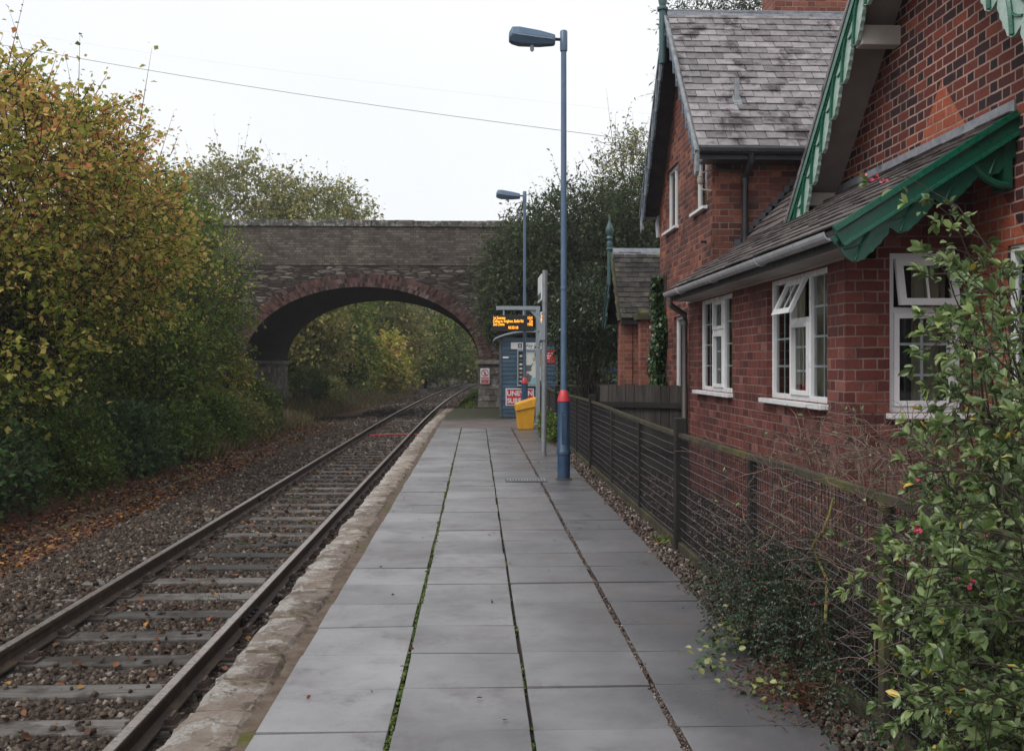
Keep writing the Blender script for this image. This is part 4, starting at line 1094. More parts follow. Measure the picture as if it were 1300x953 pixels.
# prohibition sign on the right pier
t = sign_board('prohibition_sign', 'white and red no trespassing sign on the stone bridge pier', 'sign', 0.16, 0.52, 0.82, 1.43, BY - 0.17, M['white_sign'])
yq = BY - 0.185
mb = MB()
n = 28
for i in range(n):
    a0, a1 = 2 * math.pi * i / n, 2 * math.pi * (i + 1) / n
    pr = [(0.34 + r_ * math.cos(a), 1.245 + r_ * math.sin(a)) for r_, a in ((0.115, a0), (0.115, a1), (0.145, a1), (0.145, a0))]
    mb.prism(pr, 'Y', yq - 0.004, yq)
mb.prism([(0.25, 1.33), (0.27, 1.345), (0.43, 1.16), (0.41, 1.145)], 'Y', yq - 0.0065, yq - 0.0025)
mb.box(0.19, 0.49, yq - 0.004, yq, 0.85, 1.0); mb.box(0.19, 0.49, yq - 0.004, yq, 1.03, 1.07)
mb.build('red_marks', M['red_sign'], t)
mb = MB(); mb.tube([(0.34, yq, 1.31), (0.34, yq, 1.30)], 0.02, 8); mb.prism([(0.31, 1.28), (0.37, 1.28), (0.36, 1.2), (0.39, 1.15), (0.36, 1.15), (0.34, 1.19), (0.31, 1.15), (0.29, 1.15), (0.32, 1.2)], 'Y', yq - 0.0018, yq)
mb.build('figure', M['black_sign'], t)
for k, s_ in enumerate(('Passengers must', 'not pass')): text_on(t, 'lettering', s_, 0.34, yq - 0.006, 0.94 - 0.06 * k, 0.055, M['white_sign'], 0.001, sx=0.7)

# ------------------------------------------------------------------ mesh fence
FX = 1.77
fence = thing('mesh_fence', 'black post and wire mesh fence with mossy timber rails along the platform', 'fence', (FX, 15, 0))
majors = [2.1, 8.62, 15.2, 21.8, 28.0]
stiles = [4.25, 6.35, 10.7, 12.9, 17.4, 19.6, 24.0, 26.0]
def ftop(y): return 1.03 + 0.02 * math.sin(y * 0.5)
for yv in majors:
    mb = MB(); mb.box(FX - 0.045, FX + 0.055, yv - 0.05, yv + 0.05, -0.3, 1.13); mb.build('post', M['fence_wood'], fence, bevel=0.008)
for yv in stiles:
    mb = MB(); mb.box(FX - 0.022, FX + 0.03, yv - 0.03, yv + 0.03, 0.0, ftop(yv) - 0.045); mb.build('stile', M['fence_wood' if yv > 5 else 'fence_moss'], fence, bevel=0.005)
allp = sorted(majors + stiles)
for a, b in zip(majors[:-1], majors[1:]):
    mb = MB()
    seg = np.linspace(a + 0.05, b - 0.05, 7)
    for p, q in zip(seg[:-1], seg[1:]):
        mb.hexa([(FX - 0.02, p, ftop(p) - 0.045), (FX + 0.03, p, ftop(p) - 0.045), (FX + 0.03, q, ftop(q) - 0.045), (FX - 0.02, q, ftop(q) - 0.045),
                 (FX - 0.02, p, ftop(p) - 0.01), (FX + 0.03, p, ftop(p) - 0.013), (FX + 0.03, q, ftop(q) - 0.013), (FX - 0.02, q, ftop(q) - 0.01)], 0.5)
    mb.build('top_rail', M['fence_moss'], fence)
    mb = MB(); mb.box(FX - 0.025, FX + 0.03, a + 0.05, b - 0.05, -0.03, 0.06); mb.build('gravel_board', M['fence_moss'], fence, bevel=0.005)
for a, b in zip(allp[:-1], allp[1:]):
    A = []; B = []
    yv = a + 0.06
    while yv < b - 0.03:
        A.append((FX + 0.004, yv, 0.06)); B.append((FX + 0.004, yv, ftop(yv) - 0.045)); yv += 0.05
    V, F = twig_arrays(np.array(A), np.array(B), 0.0031, 0.0031)
    fast_mesh('vertical_wires', V, F, M['wire_dark'], fence, np.full(len(F), .5))
    A = []; B = []
    z = 0.10
    while z < 0.98:
        ysg = np.linspace(a + 0.03, b - 0.03, 5); zz = z + rs.normal(size=5) * 0.003
        xx = FX - 0.004 + rs.normal(size=5) * 0.003
        for i in range(4): A.append((xx[i], ysg[i], zz[i])); B.append((xx[i + 1], ysg[i + 1], zz[i + 1]))
        z += 0.078
    V, F = twig_arrays(np.array(A), np.array(B), 0.0023, 0.0023)
    fast_mesh('horizontal_wires', V, F, M['wire'], fence, np.full(len(F), .5))

# ------------------------------------------------------------------ board fence beyond
bf = thing('board_fence', 'dark close boarded timber fence between the mesh fence and the house wall', 'fence', (2.4, 14.4, 0))
p0 = Vector((1.86, 14.9, 0)); p1 = Vector((3.19, 14.2, 0)); dvec = (p1 - p0); Lf = dvec.length; dvec.normalize(); nrm = Vector((dvec.y, -dvec.x, 0))
mb = MB(); q = 0
while q < Lf:
    wb = 0.135; a = p0 + dvec * q; b = p0 + dvec * min(q + wb - 0.006, Lf); o = nrm * random.uniform(0.0, 0.008); th = nrm * -0.02; zt = 1.29 + random.uniform(-0.012, 0.012)
    a = a + o; b = b + o
    mb.hexa([(a.x, a.y, 0), (b.x, b.y, 0), (b.x + th.x, b.y + th.y, 0), (a.x + th.x, a.y + th.y, 0), (a.x, a.y, zt), (b.x, b.y, zt), (b.x + th.x, b.y + th.y, zt), (a.x + th.x, a.y + th.y, zt)], 1.0 if q < 0.2 else None)
    q += wb
mb.build('boards', M['board_dark'], bf)
mb = MB()
for zc in (1.0, 0.35):
    a = p0 + nrm * 0.06; b = p1 + nrm * 0.06; th = nrm * -0.045
    mb.hexa([(a.x, a.y, zc - 0.04), (b.x, b.y, zc - 0.04), (b.x + th.x, b.y + th.y, zc - 0.04), (a.x + th.x, a.y + th.y, zc - 0.04), (a.x, a.y, zc + 0.04), (b.x, b.y, zc + 0.04), (b.x + th.x, b.y + th.y, zc + 0.04), (a.x + th.x, a.y + th.y, zc + 0.04)])
mb.build('rails', M['fence_wood'], bf)

# ------------------------------------------------------------------ the house
house = thing('station_house', 'red brick station house with slate roofs, green bargeboards and white windows beside the platform', 'house', (4.5, 11, 0))
def wall_x(x0, x1, ya, yb, za, zb, holes, mb):
    """wall lying in the Y-Z plane with rectangular holes (y0,y1,z0,z1)"""
    ysn = sorted({ya, yb, *[h[0] for h in holes], *[h[1] for h in holes]}); zsn = sorted({za, zb, *[h[2] for h in holes], *[h[3] for h in holes]})
    for a, b in zip(ysn[:-1], ysn[1:]):
        for c, d in zip(zsn[:-1], zsn[1:]):
            m1, m2 = (a + b) / 2, (c + d) / 2
            if any(h[0] < m1 < h[1] and h[2] < m2 < h[3] for h in holes): continue
            mb.box(x0, x1, a, b, c, d, 0.5)
def wall_y(y0, y1, xa, xb, za, zb, holes, mb):
    xsn = sorted({xa, xb, *[h[0] for h in holes], *[h[1] for h in holes]}); zsn = sorted({za, zb, *[h[2] for h in holes], *[h[3] for h in holes]})
    for a, b in zip(xsn[:-1], xsn[1:]):
        for c, d in zip(zsn[:-1], zsn[1:]):
            m1, m2 = (a + b) / 2, (c + d) / 2
            if any(h[0] < m1 < h[1] and h[2] < m2 < h[3] for h in holes): continue
            mb.box(a, b, y0, y1, c, d, 0.5)
XE = 2.87; YE0 = 7.65; XM = 3.88; YB = 13.4; XB = 3.2
W1 = (11.07, 12.78, 1.27, 2.41); W2 = (8.05, 9.74, 1.27, 2.41)
mb = MB(); wall_x(XE, XE + 0.24, YE0, YB - 0.01, -0.1, 2.42, [W1, W2], mb)
mb.build('bay_front_wall', M['brick_bay'], house)
W3 = (3.22, 3.80, 1.22, 2.47)
mb = MB(); wall_y(YE0 + 0.002, YE0 + 0.24, XE + 0.242, XM - 0.002, -0.1, 2.5, [W3], mb)
mb.prism([(XE + 0.06, 2.5), (XM - 0.002, 2.5), (XM - 0.002, 3.3), (XE + 0.06, 2.68)], 'Y', YE0 + 0.002, YE0 + 0.24, 0.5)
mb.build('bay_return_wall', M['brick_bay'], house)
mb = MB(); wall_x(XM, XM + 0.28, 5.3, 11.0, -0.1, 2.7, [(5.9, 7.14, 1.3, 2.46)], mb)
mb.prism([(5.3, 2.7), (11.0, 2.7), (11.0, 3.15), (8.13, 5.78), (5.3, 3.15)], 'X', XM, XM + 0.28, 0.5)
mb.box(XM + 0.3, 9, 5.3, 5.55, -0.1, 3.1, 0.5)
mb.build('gable_wall', M['brick_gable'], house)
# lean-to roof : courses of slates
def slate_roof(name, O, U, Vv, w_, l_, mat, sw=0.26, gauge=0.17, th=0.012, parent=house):
    """O = eave corner, U unit vector along eave, Vv unit vector up the slope"""
    O = Vector(O); U = Vector(U).normalized(); Vv = Vector(Vv).normalized(); N = U.cross(Vv)
    if N.z < 0: N = -N
    mb = MB(); r = 0; v = 0
    while v < l_:
        u = -(sw / 2) * (r % 2)
        ln = min(gauge * 1.9, l_ - v + 0.02)
        while u < w_:
            a = max(u, 0) + 0.005; b = min(u + sw, w_) - 0.005
            if b - a > 0.02:
                j = random.uniform(-0.006, 0.006); lift = random.uniform(0.026, 0.036); sk = random.uniform(-0.004, 0.004)
                p = [O + U * a + Vv * (v + j) + N * lift, O + U * b + Vv * (v + j + sk) + N * (lift + random.uniform(-0.003, 0.003)), O + U * b + Vv * (v + ln) + N * 0.003, O + U * a + Vv * (v + ln) + N * 0.003]
                q = [k + N * th for k in p]
                mb.hexa([*p, *q])
            u += sw
        v += gauge; r += 1
    # deck under the slates
    p = [O - N * 0.03, O + U * w_ - N * 0.03, O + U * w_ + Vv * l_ - N * 0.03, O + Vv * l_ - N * 0.03]
    mb.hexa([*p, *[k + N * 0.028 for k in p]], 0.0)
    return mb.build(name, mat, parent)
sl = R(32.5)
slate_roof('lean_to_roof', (2.56, 6.98, 2.56), (0, 1, 0), (math.cos(sl), 0, math.sin(sl)), 6.2, 1.54, M['slate_old'], 0.26, 0.15)
# the near half ends at the gable wall; beyond the gable the slope continues up steeper
s2 = R(47)
slate_roof('main_roof', (3.66, 11.0, 3.26), (0, 1, 0), (math.cos(s2), 0, math.sin(s2)), 2.38, 3.4, M['slate_old'], 0.26, 0.15)
mb = MB(); mb.prism([(XM + 0.02, 3.2), (6.2, 5.75), (6.2, 0), (XM + 0.3, 0), (XM + 0.3, 3.2)][::-1], 'Y', 11.02, 11.2, 0.5); mb.build('inner_wall', M['brick_block'], house)
# lead flashing along the lean-to top, near gable wall
mb = MB(); mb.box(XM - 0.018, XM - 0.002, 7.02, 10.9, 3.34, 3.50); mb.prism([(XM - 0.018, 3.36), (XM - 0.20, 3.275), (XM - 0.195, 3.255), (XM - 0.018, 3.33)], 'Y', 7.02, 10.9)
mb.build('lead_flashing', M['lead'], house)
# stepped flashing on the two-storey return wall
mb = MB()
for k in range(12):
    xx = 3.5 + k * 0.085; zz = 3.2 + k * 0.091
    mb.box(xx, xx + 0.2, YB - 0.012, YB - 0.002, zz - 0.08, zz + 0.09)
mb.build('stepped_flashing', M['lead_dark'], house)
# fascia, soffit board, gutter
mb = MB(); mb.box(2.60, 2.625, 7.0, 13.15, 2.44, 2.545); mb.build('fascia', M['black_paint'], house)
mb = MB(); mb.box(2.627, XE - 0.002, 7.08, 13.15, 2.43, 2.447); mb.box(XE - 0.03, XE - 0.002, 7.66, 13.38, 2.412, 2.429); mb.build('soffit_board', M['cream'], house)
mb = MB()
gp = [(2.60 - 0.058 + 0.058 * math.cos(a), 2.545 + 0.058 * math.sin(a) * 1.1) for a in np.linspace(math.pi, 2 * math.pi, 9)]
gi = [(2.60 - 0.058 + 0.050 * math.cos(a), 2.547 + 0.050 * math.sin(a) * 1.1) for a in np.linspace(2 * math.pi, math.pi, 9)]
for i in range(8):
    a, b, c, d = gp[i], gp[i + 1], gi[7 - i], gi[8 - i]
    mb.prism([a, b, c, d], 'Y', 7.05, 13.2, 0.5)
for yv in (8.8, 10.6, 12.3):
    mb.tube([(2.542 + 0.064 * math.cos(a), yv, 2.545 + 0.07 * math.sin(a)) for a in np.linspace(math.pi, 2 * math.pi, 9)], 0.009, 6)
mb.build('gutter', M['gutter'], house)
mb = MB(); mb.tube([(2.545, 13.0, 2.48), (2.545, 13.02, 2.38), (2.78, 13.2, 2.26), (2.80, 13.3, 2.18), (2.80, 13.3, 0.1), (2.79, 13.25, 0.03)], 0.038, 10); mb.tube([(2.80, 13.3, 2.18), (2.80, 13.3, 2.12)], 0.047, 10); mb.tube([(2.80, 13.3, 0.24), (2.80, 13.3, 0.12)], 0.047, 10)
mb.build('downpipe', M['pipe_brown'], house, smooth=True)

# decorated bargeboards
def barge(name, A, B, axis, const, depth, unit_l, mats, th=0.035, mould=0.05, flip=1, side=-1, parent=house, fret=0.02):
    """board from A to B in 2D (a,z); plane axis 'X' (a=y) or 'Y' (a=x); lower edge scalloped"""
    A = Vector(A); B = Vector(B); d = (B - A); L = d.length; d.normalize(); nn = Vector((d.y, -d.x))
    if nn.y > 0: nn = -nn        # points down / inwards
    def P(a, z, c): return (c, a, z) if axis == 'X' else (a, c, z)
    nU = max(2, round(L / unit_l)); ul = L / nU
    S = 14; mb = MB()
    def low(s):
        f = (s / ul) % 1.0
        if flip < 0: f = 1 - f
        f = min(max(f, 0), 1)
        return depth * (0.58 + 0.42 * f ** 0.55 * (1 - f ** 10)) + depth * 0.045 * math.sin(f * math.pi * 5) ** 2
    c0, c1 = const, const + side * -th
    for k in range(nU * S):
        s0 = k * ul / S; s1 = (k + 1) * ul / S
        a0 = A + d * s0; a1 = A + d * s1; b0 = a0 + nn * low(s0 + 1e-5); b1 = a1 + nn * low(s1 - 1e-5)
        pts = [a0, a1, b1, b0]
        mb.hexa([P(p.x, p.y, c0) for p in pts] + [P(p.x, p.y, c1) for p in pts], 0.5)
    o = mb.build(name, mats[0], parent)
    m2 = MB()
    for (o0, o1, pr) in ((-0.012, mould, 0.028), (mould + 0.004, mould * 1.5, 0.014)):
        a0, a1 = A + nn * o0 - d * 0.02, B + nn * o0 + d * 0.02; b0, b1 = A + nn * o1 - d * 0.02, B + nn * o1 + d * 0.02
        pts = [a0, a1, b1, b0]
        m2.hexa([P(p.x, p.y, const + side * pr) for p in pts] + [P(p.x, p.y, const - side * 0.004) for p in pts], 0.5)
    m2.build('moulding', mats[1], o)
    m3 = MB()
    for k in range(nU):
        pts = []
        for i in range(11):
            f = 0.88 * i / 10
            ff = f if flip > 0 else 1 - f
            s = (k + ff) * ul
            q = mould * 1.6 + (depth * 0.84 - mould * 1.6) * (i / 10) ** 1.6
            p = A + d * s + nn * q
            pts.append(P(p.x, p.y, const + side * 0.008))
        m3.tube(pts, fret, 6)
        pts = []
        for i in range(8):
            f = 0.35 + 0.6 * i / 7; ff = f if flip > 0 else 1 - f
            s = (k + ff) * ul; q = depth * (0.42 + 0.12 * math.sin((f - 0.35) / 0.6 * math.pi))
            p = A + d * s + nn * q
            pts.append(P(p.x, p.y, const + side * 0.006))
        m3.tube(pts, fret * 0.5, 6)
    m3.build('fretwork', mats[2], o)
    return o
XV = 3.48
o = barge('gable_bargeboard', (11.02, 3.10), (8.13, 5.80), 'X', XV, 0.34, 0.40, (M['mint'], M['green'], M['green']), flip=-1)
barge('gable_bargeboard', (5.24, 3.10), (8.13, 5.80), 'X', XV, 0.34, 0.40, (M['mint'], M['green'], M['green']), flip=-1)
# gable roof with soffit
gs = math.atan2(2.70, 2.89)
slate_roof('gable_roof', (XV - 0.03, 11.08, 3.14), (1, 0, 0), (0, -math.cos(gs), math.sin(gs)), 3.2, 4.0, M['slate'])
slate_roof('gable_roof', (XV - 0.03, 5.18, 3.14), (1, 0, 0), (0, math.cos(gs), math.sin(gs)), 3.2, 4.0, M['slate'])
mb = MB()
for sgn, ye in ((1, 11.0), (-1, 5.26)):
    dy = -sgn * 2.87
    a = (ye, 3.10); b = (8.13 , 5.78)
    off = 0.10
    mb.prism([(a[0], a[1] - off * 0.6), (b[0], b[1] - off * 1.35), (b[0], b[1] - off * 1.35 + 0.03), (a[0], a[1] - off * 0.6 + 0.03)], 'X', XV + 0.037, XM - 0.001)
mb.build('gable_soffit', M['soffit'], house)
for (xa_, xb_, ya_, yb_, za_, zb_) in ((XV + 0.04, XM + 0.02, 8.98, 9.12, 4.52, 4.70), (XV + 0.04, XM + 0.02, 7.14, 7.28, 4.52, 4.70), (XV + 0.05, XM - 0.001, 10.45, 10.62, 3.28, 3.42)):
    mb = MB(); mb.box(xa_, xb_, ya_, yb_, za_, zb_); mb.build('purlin_end', M['cream'], house, bevel=0.008)
# lean-to verge bargeboard, faces the camera
vb = barge('verge_bargeboard', (2.55, 2.50), (3.855, 3.33), 'Y', 7.03, 0.26, 0.44, (M['green_dark'], M['green_dark'], M['green_dark']), th=0.025, mould=0.03, flip=-1, fret=0.009)
vA, vB = Vector((2.53, 2.565)), Vector((3.858, 3.405)); vd = (vB - vA).normalized(); vn = Vector((vd.y, -vd.x))
for (o0, o1, pr, nm) in ((0.0, 0.15, 0.0, 'verge_fascia'), (-0.012, 0.035, -0.022, 'verge_moulding'), (0.128, 0.156, -0.012, 'verge_bead')):
    mb = MB(); q4 = [vA + vn * o0, vB + vn * o0, vB + vn * o1, vA + vn * o1]
    mb.hexa([(p.x, 6.985 + pr, p.y) for p in q4] + [(p.x, 7.0 + (0.0 if nm == 'verge_fascia' else -0.0155), p.y) for p in q4], 0.5)
    mb.build(nm, M['green_dark' if nm == 'verge_fascia' else 'green'], vb, bevel=0.003)
mb = MB(); mb.box(3.79, 3.85, 7.02, 7.2, 2.86, 3.3)
pts = [(3.82, 7.03, 2.88)] + [(3.82 - 0.3 * math.sin(a), 7.03, 2.88 + 0.34 * (1 - math.cos(a))) for a in np.linspace(0.2, 1.3, 7)]
mb.tube(pts, 0.028, 8); mb.build('verge_bracket', M['green_dark'], house)
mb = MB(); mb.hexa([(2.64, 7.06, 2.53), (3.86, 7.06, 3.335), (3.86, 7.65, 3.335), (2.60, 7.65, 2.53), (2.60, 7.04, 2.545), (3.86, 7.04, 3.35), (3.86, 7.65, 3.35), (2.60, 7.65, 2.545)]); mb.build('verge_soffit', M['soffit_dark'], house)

# windows
def window(face, const, a0, a1, z0, z1, lights, parent=house, sill=True, bars=True, depth_in=0.05, curtains=None, cmat='curtain', name='window', open_vent=0, room=True):
    """face 'X': wall facing -X, a=y ; 'Y': wall facing -Y, a=x. lights: list of (frac, kind)  kind: rows of panes, 'vent' = small top light over casement"""
    def P(a, b, z):   # b = depth into the wall
        return (const + b, a, z) if face == 'X' else (a, const + b, z)
    def bx(mb, a, b, c, d, z_0, z_1, r=None):
        p, q = P(a, c, z_0), P(b, d, z_1); mb.box(p[0], q[0], p[1], q[1], z_0, z_1, r)
    di = depth_in
    W = a1 - a0; fr = 0.05
    root = MB()
    bx(root, a0, a1, di, di + 0.06, z0, z0 + fr); bx(root, a0, a1, di, di + 0.06, z1 - fr, z1)
    bx(root, a0, a0 + fr, di, di + 0.06, z0 + fr, z1 - fr); bx(root, a1 - fr, a1, di, di + 0.06, z0 + fr, z1 - fr)
    panes = MB(); barm = MB(); vents = []
    x = a0 + fr; tot = sum(l[0] for l in lights); inner = W - 2 * fr - 0.045 * (len(lights) - 1)
    for li, (frac, kind) in enumerate(lights):
        lw = inner * frac / tot
        xa, xb = x, x + lw
        if li < len(lights) - 1: bx(root, xb, xb + 0.045, di, di + 0.06, z0 + fr, z1 - fr)
        cells = []
        if kind == 'vent':
            zs_ = z1 - fr - 0.30 * (z1 - z0)
            bx(root, xa, xb, di, di + 0.06, zs_ - 0.045, zs_)
            cells.append((z0 + fr, zs_ - 0.045, 3, True)); cells.append((zs_, z1 - fr, 1, 'v'))
        elif kind == 'plain': cells.append((z0 + fr, z1 - fr, 1, False))
        else: cells.append((z0 + fr, z1 - fr, int(kind), False))
        for (c0, c1, rows, sash) in cells:
            sf = 0.042 if sash else 0.012
            if sash == 'v' and open_vent:
                # top hung vent pushed open: sash pivots about its top edge
                an = open_vent; ca, sa = math.cos(an), math.sin(an); H = c1 - c0
                vm = MB(); vp = MB()
                def Q(a, zz, b):   # local: distance down from hinge, depth
                    dn = c1 - zz
                    return P(a, di - 0.02 - dn * sa + b * ca, c1 - dn * ca - b * sa * 0.0)
                def qb(m_, a, b, zl, zh, t0, t1):
                    m_.hexa([Q(a, zl, t0), Q(b, zl, t0), Q(b, zl, t1), Q(a, zl, t1), Q(a, zh, t0), Q(b, zh, t0), Q(b, zh, t1), Q(a, zh, t1)], 0.5)
                s4 = 0.055
                qb(vm, xa, xb, c0, c0 + s4, -0.02, 0.02); qb(vm, xa, xb, c1 - s4, c1, -0.02, 0.02); qb(vm, xa, xa + s4, c0 + s4, c1 - s4, -0.02, 0.02); qb(vm, xb - s4, xb, c0 + s4, c1 - s4, -0.02, 0.02)
                qb(vm, (xa + xb) / 2 - 0.008, (xa + xb) / 2 + 0.008, c0 + s4, c1 - s4, -0.006, 0.006)
                vp.add([Q(xa + s4, c0 + s4, 0.01), Q(xb - s4, c0 + s4, 0.01), Q(xb - s4, c1 - s4, 0.01), Q(xa + s4, c1 - s4, 0.01)], [(0, 1, 2, 3) if face == 'Y' else (3, 2, 1, 0)])
                vents.append((vm, vp)); continue
            if sash:
                for (p, q, r_, s_) in ((xa, xb, c0, c0 + sf), (xa, xb, c1 - sf, c1), (xa, xa + sf, c0 + sf, c1 - sf), (xb - sf, xb, c0 + sf, c1 - sf)):
                    bx(root, p, q, di - 0.016, di + 0.04, r_, s_)
            qa, qb_, qc, qd = xa + sf * 0.5, xb - sf * 0.5, c0 + sf * 0.5, c1 - sf * 0.5
            panes.add([P(qa, di + 0.028, qc), P(qb_, di + 0.028, qc), P(qb_, di + 0.028, qd), P(qa, di + 0.028, qd)], [(0, 1, 2, 3) if face == 'Y' else (3, 2, 1, 0)])
            if bars:
                m_ = (xa + xb) / 2
                bx(barm, m_ - 0.010, m_ + 0.010, di + 0.0315, di + 0.036, c0, c1)
                for r_ in range(1, rows):
                    zz = c0 + (c1 - c0) * r_ / rows
                    bx(barm, xa, xb, di + 0.0365, di + 0.041, zz - 0.010, zz + 0.010)
        x = xb + 0.045
    fo = root.build(name, M['upvc'], parent, bevel=0.003)
    panes.build('pane', M['glass'], fo)
    if bars and barm.v: barm.build('glazing_bars', M['upvc'], fo)
    for vm, vp in vents:
        vm.build('open_vent', M['upvc'], fo); vp.build('vent_pane', M['glass'], fo)
    if sill:
        sm = MB(); bx(sm, a0 - 0.03, a1 + 0.06, -0.07, di + 0.02, z0 - 0.045, z0 - 0.003); sm.build('sill', M['upvc'], fo, bevel=0.003)
    if curtains:
        for (c0, c1, mt) in curtains:
            cm = MB(); n = max(4, int((c1 - c0) / 0.03)); vs = []
            for i in range(n + 1):
                a = c0 + (c1 - c0) * i / n; b = di + 0.2 + 0.025 * math.sin(i * 1.7)
                vs += [P(a, b, z0 + 0.02), P(a, b, z1)]
            cm.add(vs, [(2 * i, 2 * i + 2, 2 * i + 3, 2 * i + 1) for i in range(n)], 0.5)
            cm.build('curtain', M[mt], fo)
    return fo
g3 = [(1, '4'), (1, 'vent'), (1, '4')]
window('X', XE, W2[0] + 0.002, W2[1] - 0.002, W2[2], W2[3], g3, curtains=[(8.1, 8.28, 'curtain_blue'), (8.75, 9.0, 'curtain'), (9.35, 9.72, 'curtain')], open_vent=R(26))
window('X', XE, W1[0] + 0.002, W1[1] - 0.002, W1[2], W1[3], g3, curtains=[(11.1, 11.45, 'curtain_green'), (11.7, 12.0, 'curtain_green'), (12.3, 12.75, 'curtain_blue')])
window('Y', YE0, W3[0] + 0.002, W3[1] - 0.002, W3[2], W3[3], [(1, 'vent')], curtains=[(3.5, 3.78, 'curtain')], open_vent=R(14))
window('X', XM, 5.902, 7.138, 1.3, 2.46, [(1, '4'), (1, '4')], depth_in=0.02)
# rooms behind the bay windows (dark interior shell)
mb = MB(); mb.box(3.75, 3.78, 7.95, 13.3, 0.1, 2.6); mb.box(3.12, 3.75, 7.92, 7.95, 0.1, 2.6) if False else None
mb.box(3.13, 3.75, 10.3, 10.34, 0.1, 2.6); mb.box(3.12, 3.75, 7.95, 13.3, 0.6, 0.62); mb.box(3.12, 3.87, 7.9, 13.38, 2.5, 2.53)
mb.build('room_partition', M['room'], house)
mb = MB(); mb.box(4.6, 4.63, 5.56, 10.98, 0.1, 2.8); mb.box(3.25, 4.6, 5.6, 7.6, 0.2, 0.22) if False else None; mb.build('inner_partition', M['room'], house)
mb = MB()
for (xx, yy_, h_) in ((2.99, 8.9, 0.12), (2.99, 9.15, 0.08), (2.99, 12.3, 0.1)): mb.lathe(xx, yy_, [(0.03, 1.33), (0.045, 1.33 + h_ * .4), (0.03, 1.33 + h_)], 10)
mb.build('sill_ornament', M['red_sign'], house, smooth=True)

# two-storey block
BYF = 17.25; RZ = 6.98; RYc = 15.2
U1 = (15.68, 16.66, 3.8, 4.82); U2 = (13.72, 14.5, 3.8, 4.82); U3 = (14.98, 16.05, 0.1, 2.36)
mb = MB(); wall_x(XB, XB + 0.28, YB, BYF, -0.1, 4.83, [U1, U2, U3], mb)
mb.prism([(YB, 4.83), (YB + 0.28, 4.83), (YB + 0.28, 5.15), (YB, 4.86)], 'X', XB, XB + 0.28, 0.5)
mb.prism([(YB + 0.28, 4.83), (BYF - 0.2, 4.83), (RYc, 6.86), (YB + 0.28, 5.15)], 'X', XB, XB + 0.28, 0.5)
mb.build('block_front_wall', M['brick_block'], house)
mb = MB(); mb.box(XB + 0.282, 8.5, YB, YB + 0.28, -0.1, 4.85, 0.5); mb.box(XB + 0.282, 8.5, BYF - 0.28, BYF, -0.1, 4.7, 0.5); mb.box(8.22, 8.5, YB + 0.28, BYF - 0.28, -0.1, 4.85, 0.5); mb.build('block_side_wall', M['brick_block'], house)
ps = math.atan2(RZ - 4.45, RYc - 13.02)
slate_roof('block_roof', (2.92, 13.02, 4.45), (1, 0, 0), (0, math.cos(ps), math.sin(ps)), 5.8, math.hypot(RZ - 4.45, RYc - 13.02), M['slate'], 0.27, 0.158)
slate_roof('block_roof', (2.92, 17.5, 4.25), (1, 0, 0), (0, -math.cos(ps), math.sin(ps)), 5.8, math.hypot(RZ - 4.25, RYc - 17.5), M['slate'], 0.27, 0.158)
mb = MB(); mb.prism([(RYc - 0.14, RZ - 0.13), (RYc - 0.03, RZ + 0.03), (RYc + 0.03, RZ + 0.03), (RYc + 0.14, RZ - 0.13), (RYc, RZ + 0.0)], 'X', 2.92, 8.72); mb.tube([(2.92, RYc, RZ + 0.035), (8.72, RYc, RZ + 0.035)], 0.03, 8); mb.build('lead_ridge', M['lead'], house)
# verge boards on the block
XBV = 2.90
gm = (M['grey_barge'], M['grey_barge'], M['navy_wood'])
barge('block_bargeboard', (13.0, 4.42), (RYc, RZ), 'X', XBV, 0.24, 0.33, gm, th=0.03, mould=0.035, flip=-1)
barge('block_bargeboard', (17.52, 4.20), (RYc, RZ), 'X', XBV, 0.3, 0.5, (M['navy_wood'], M['navy_wood'], M['grey_barge']), th=0.03, mould=0.05, flip=-1)
mb = MB(); mb.prism([(13.0, 4.42), (13.12, 4.42), (13.16, 4.15), (13.09, 4.08), (13.02, 4.14)], 'X', XBV - 0.01, XBV + 0.04); mb.build('bargeboard_foot', M['grey_barge'], house, bevel=0.01)
mb = MB(); mb.prism([(17.52, 4.2), (17.4, 4.2), (17.36, 3.95), (17.44, 3.88), (17.5, 3.95)], 'X', XBV - 0.01, XBV + 0.04); mb.build('bargeboard_foot', M['grey_barge'], house, bevel=0.01)
mb = MB()
mb.prism([(13.1, 4.40), (RYc, 6.80), (RYc, 6.84), (13.1, 4.44)], 'X', XBV + 0.03, XB - 0.001); mb.prism([(17.4, 4.18), (RYc, 6.80), (RYc, 6.84), (17.4, 4.22)], 'X', XBV + 0.03, XB - 0.001)
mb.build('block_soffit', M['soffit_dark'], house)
mb = MB(); mb.tube([(2.93, 12.98, 4.42), (8.7, 12.98, 4.42)], 0.055, 8); mb.box(2.93, 8.7, 13.03, 13.06, 4.30, 4.44); mb.box(3.0, 8.6, 13.06, YB - 0.003, 4.30, 4.33); mb.build('block_gutter', M['black_paint'], house)
mb = MB(); mb.tube([(3.63, 13.0, 4.38), (3.63, 13.02, 4.28), (3.63, YB - 0.06, 4.12), (3.63, YB - 0.06, 3.15)], 0.042, 10)
for zc in (3.4, 4.05): mb.tube([(3.63, YB - 0.06, zc), (3.63, YB - 0.06, zc + 0.06)], 0.052, 10)
mb.build('block_downpipe', M['black_paint'], house, smooth=True)
mb = MB(); mb.tube([(3.26, YB - 0.03, 4.23), (3.63, YB - 0.05, 4.21)], 0.022, 6); mb.build('cable_run', M['black_paint'], house)
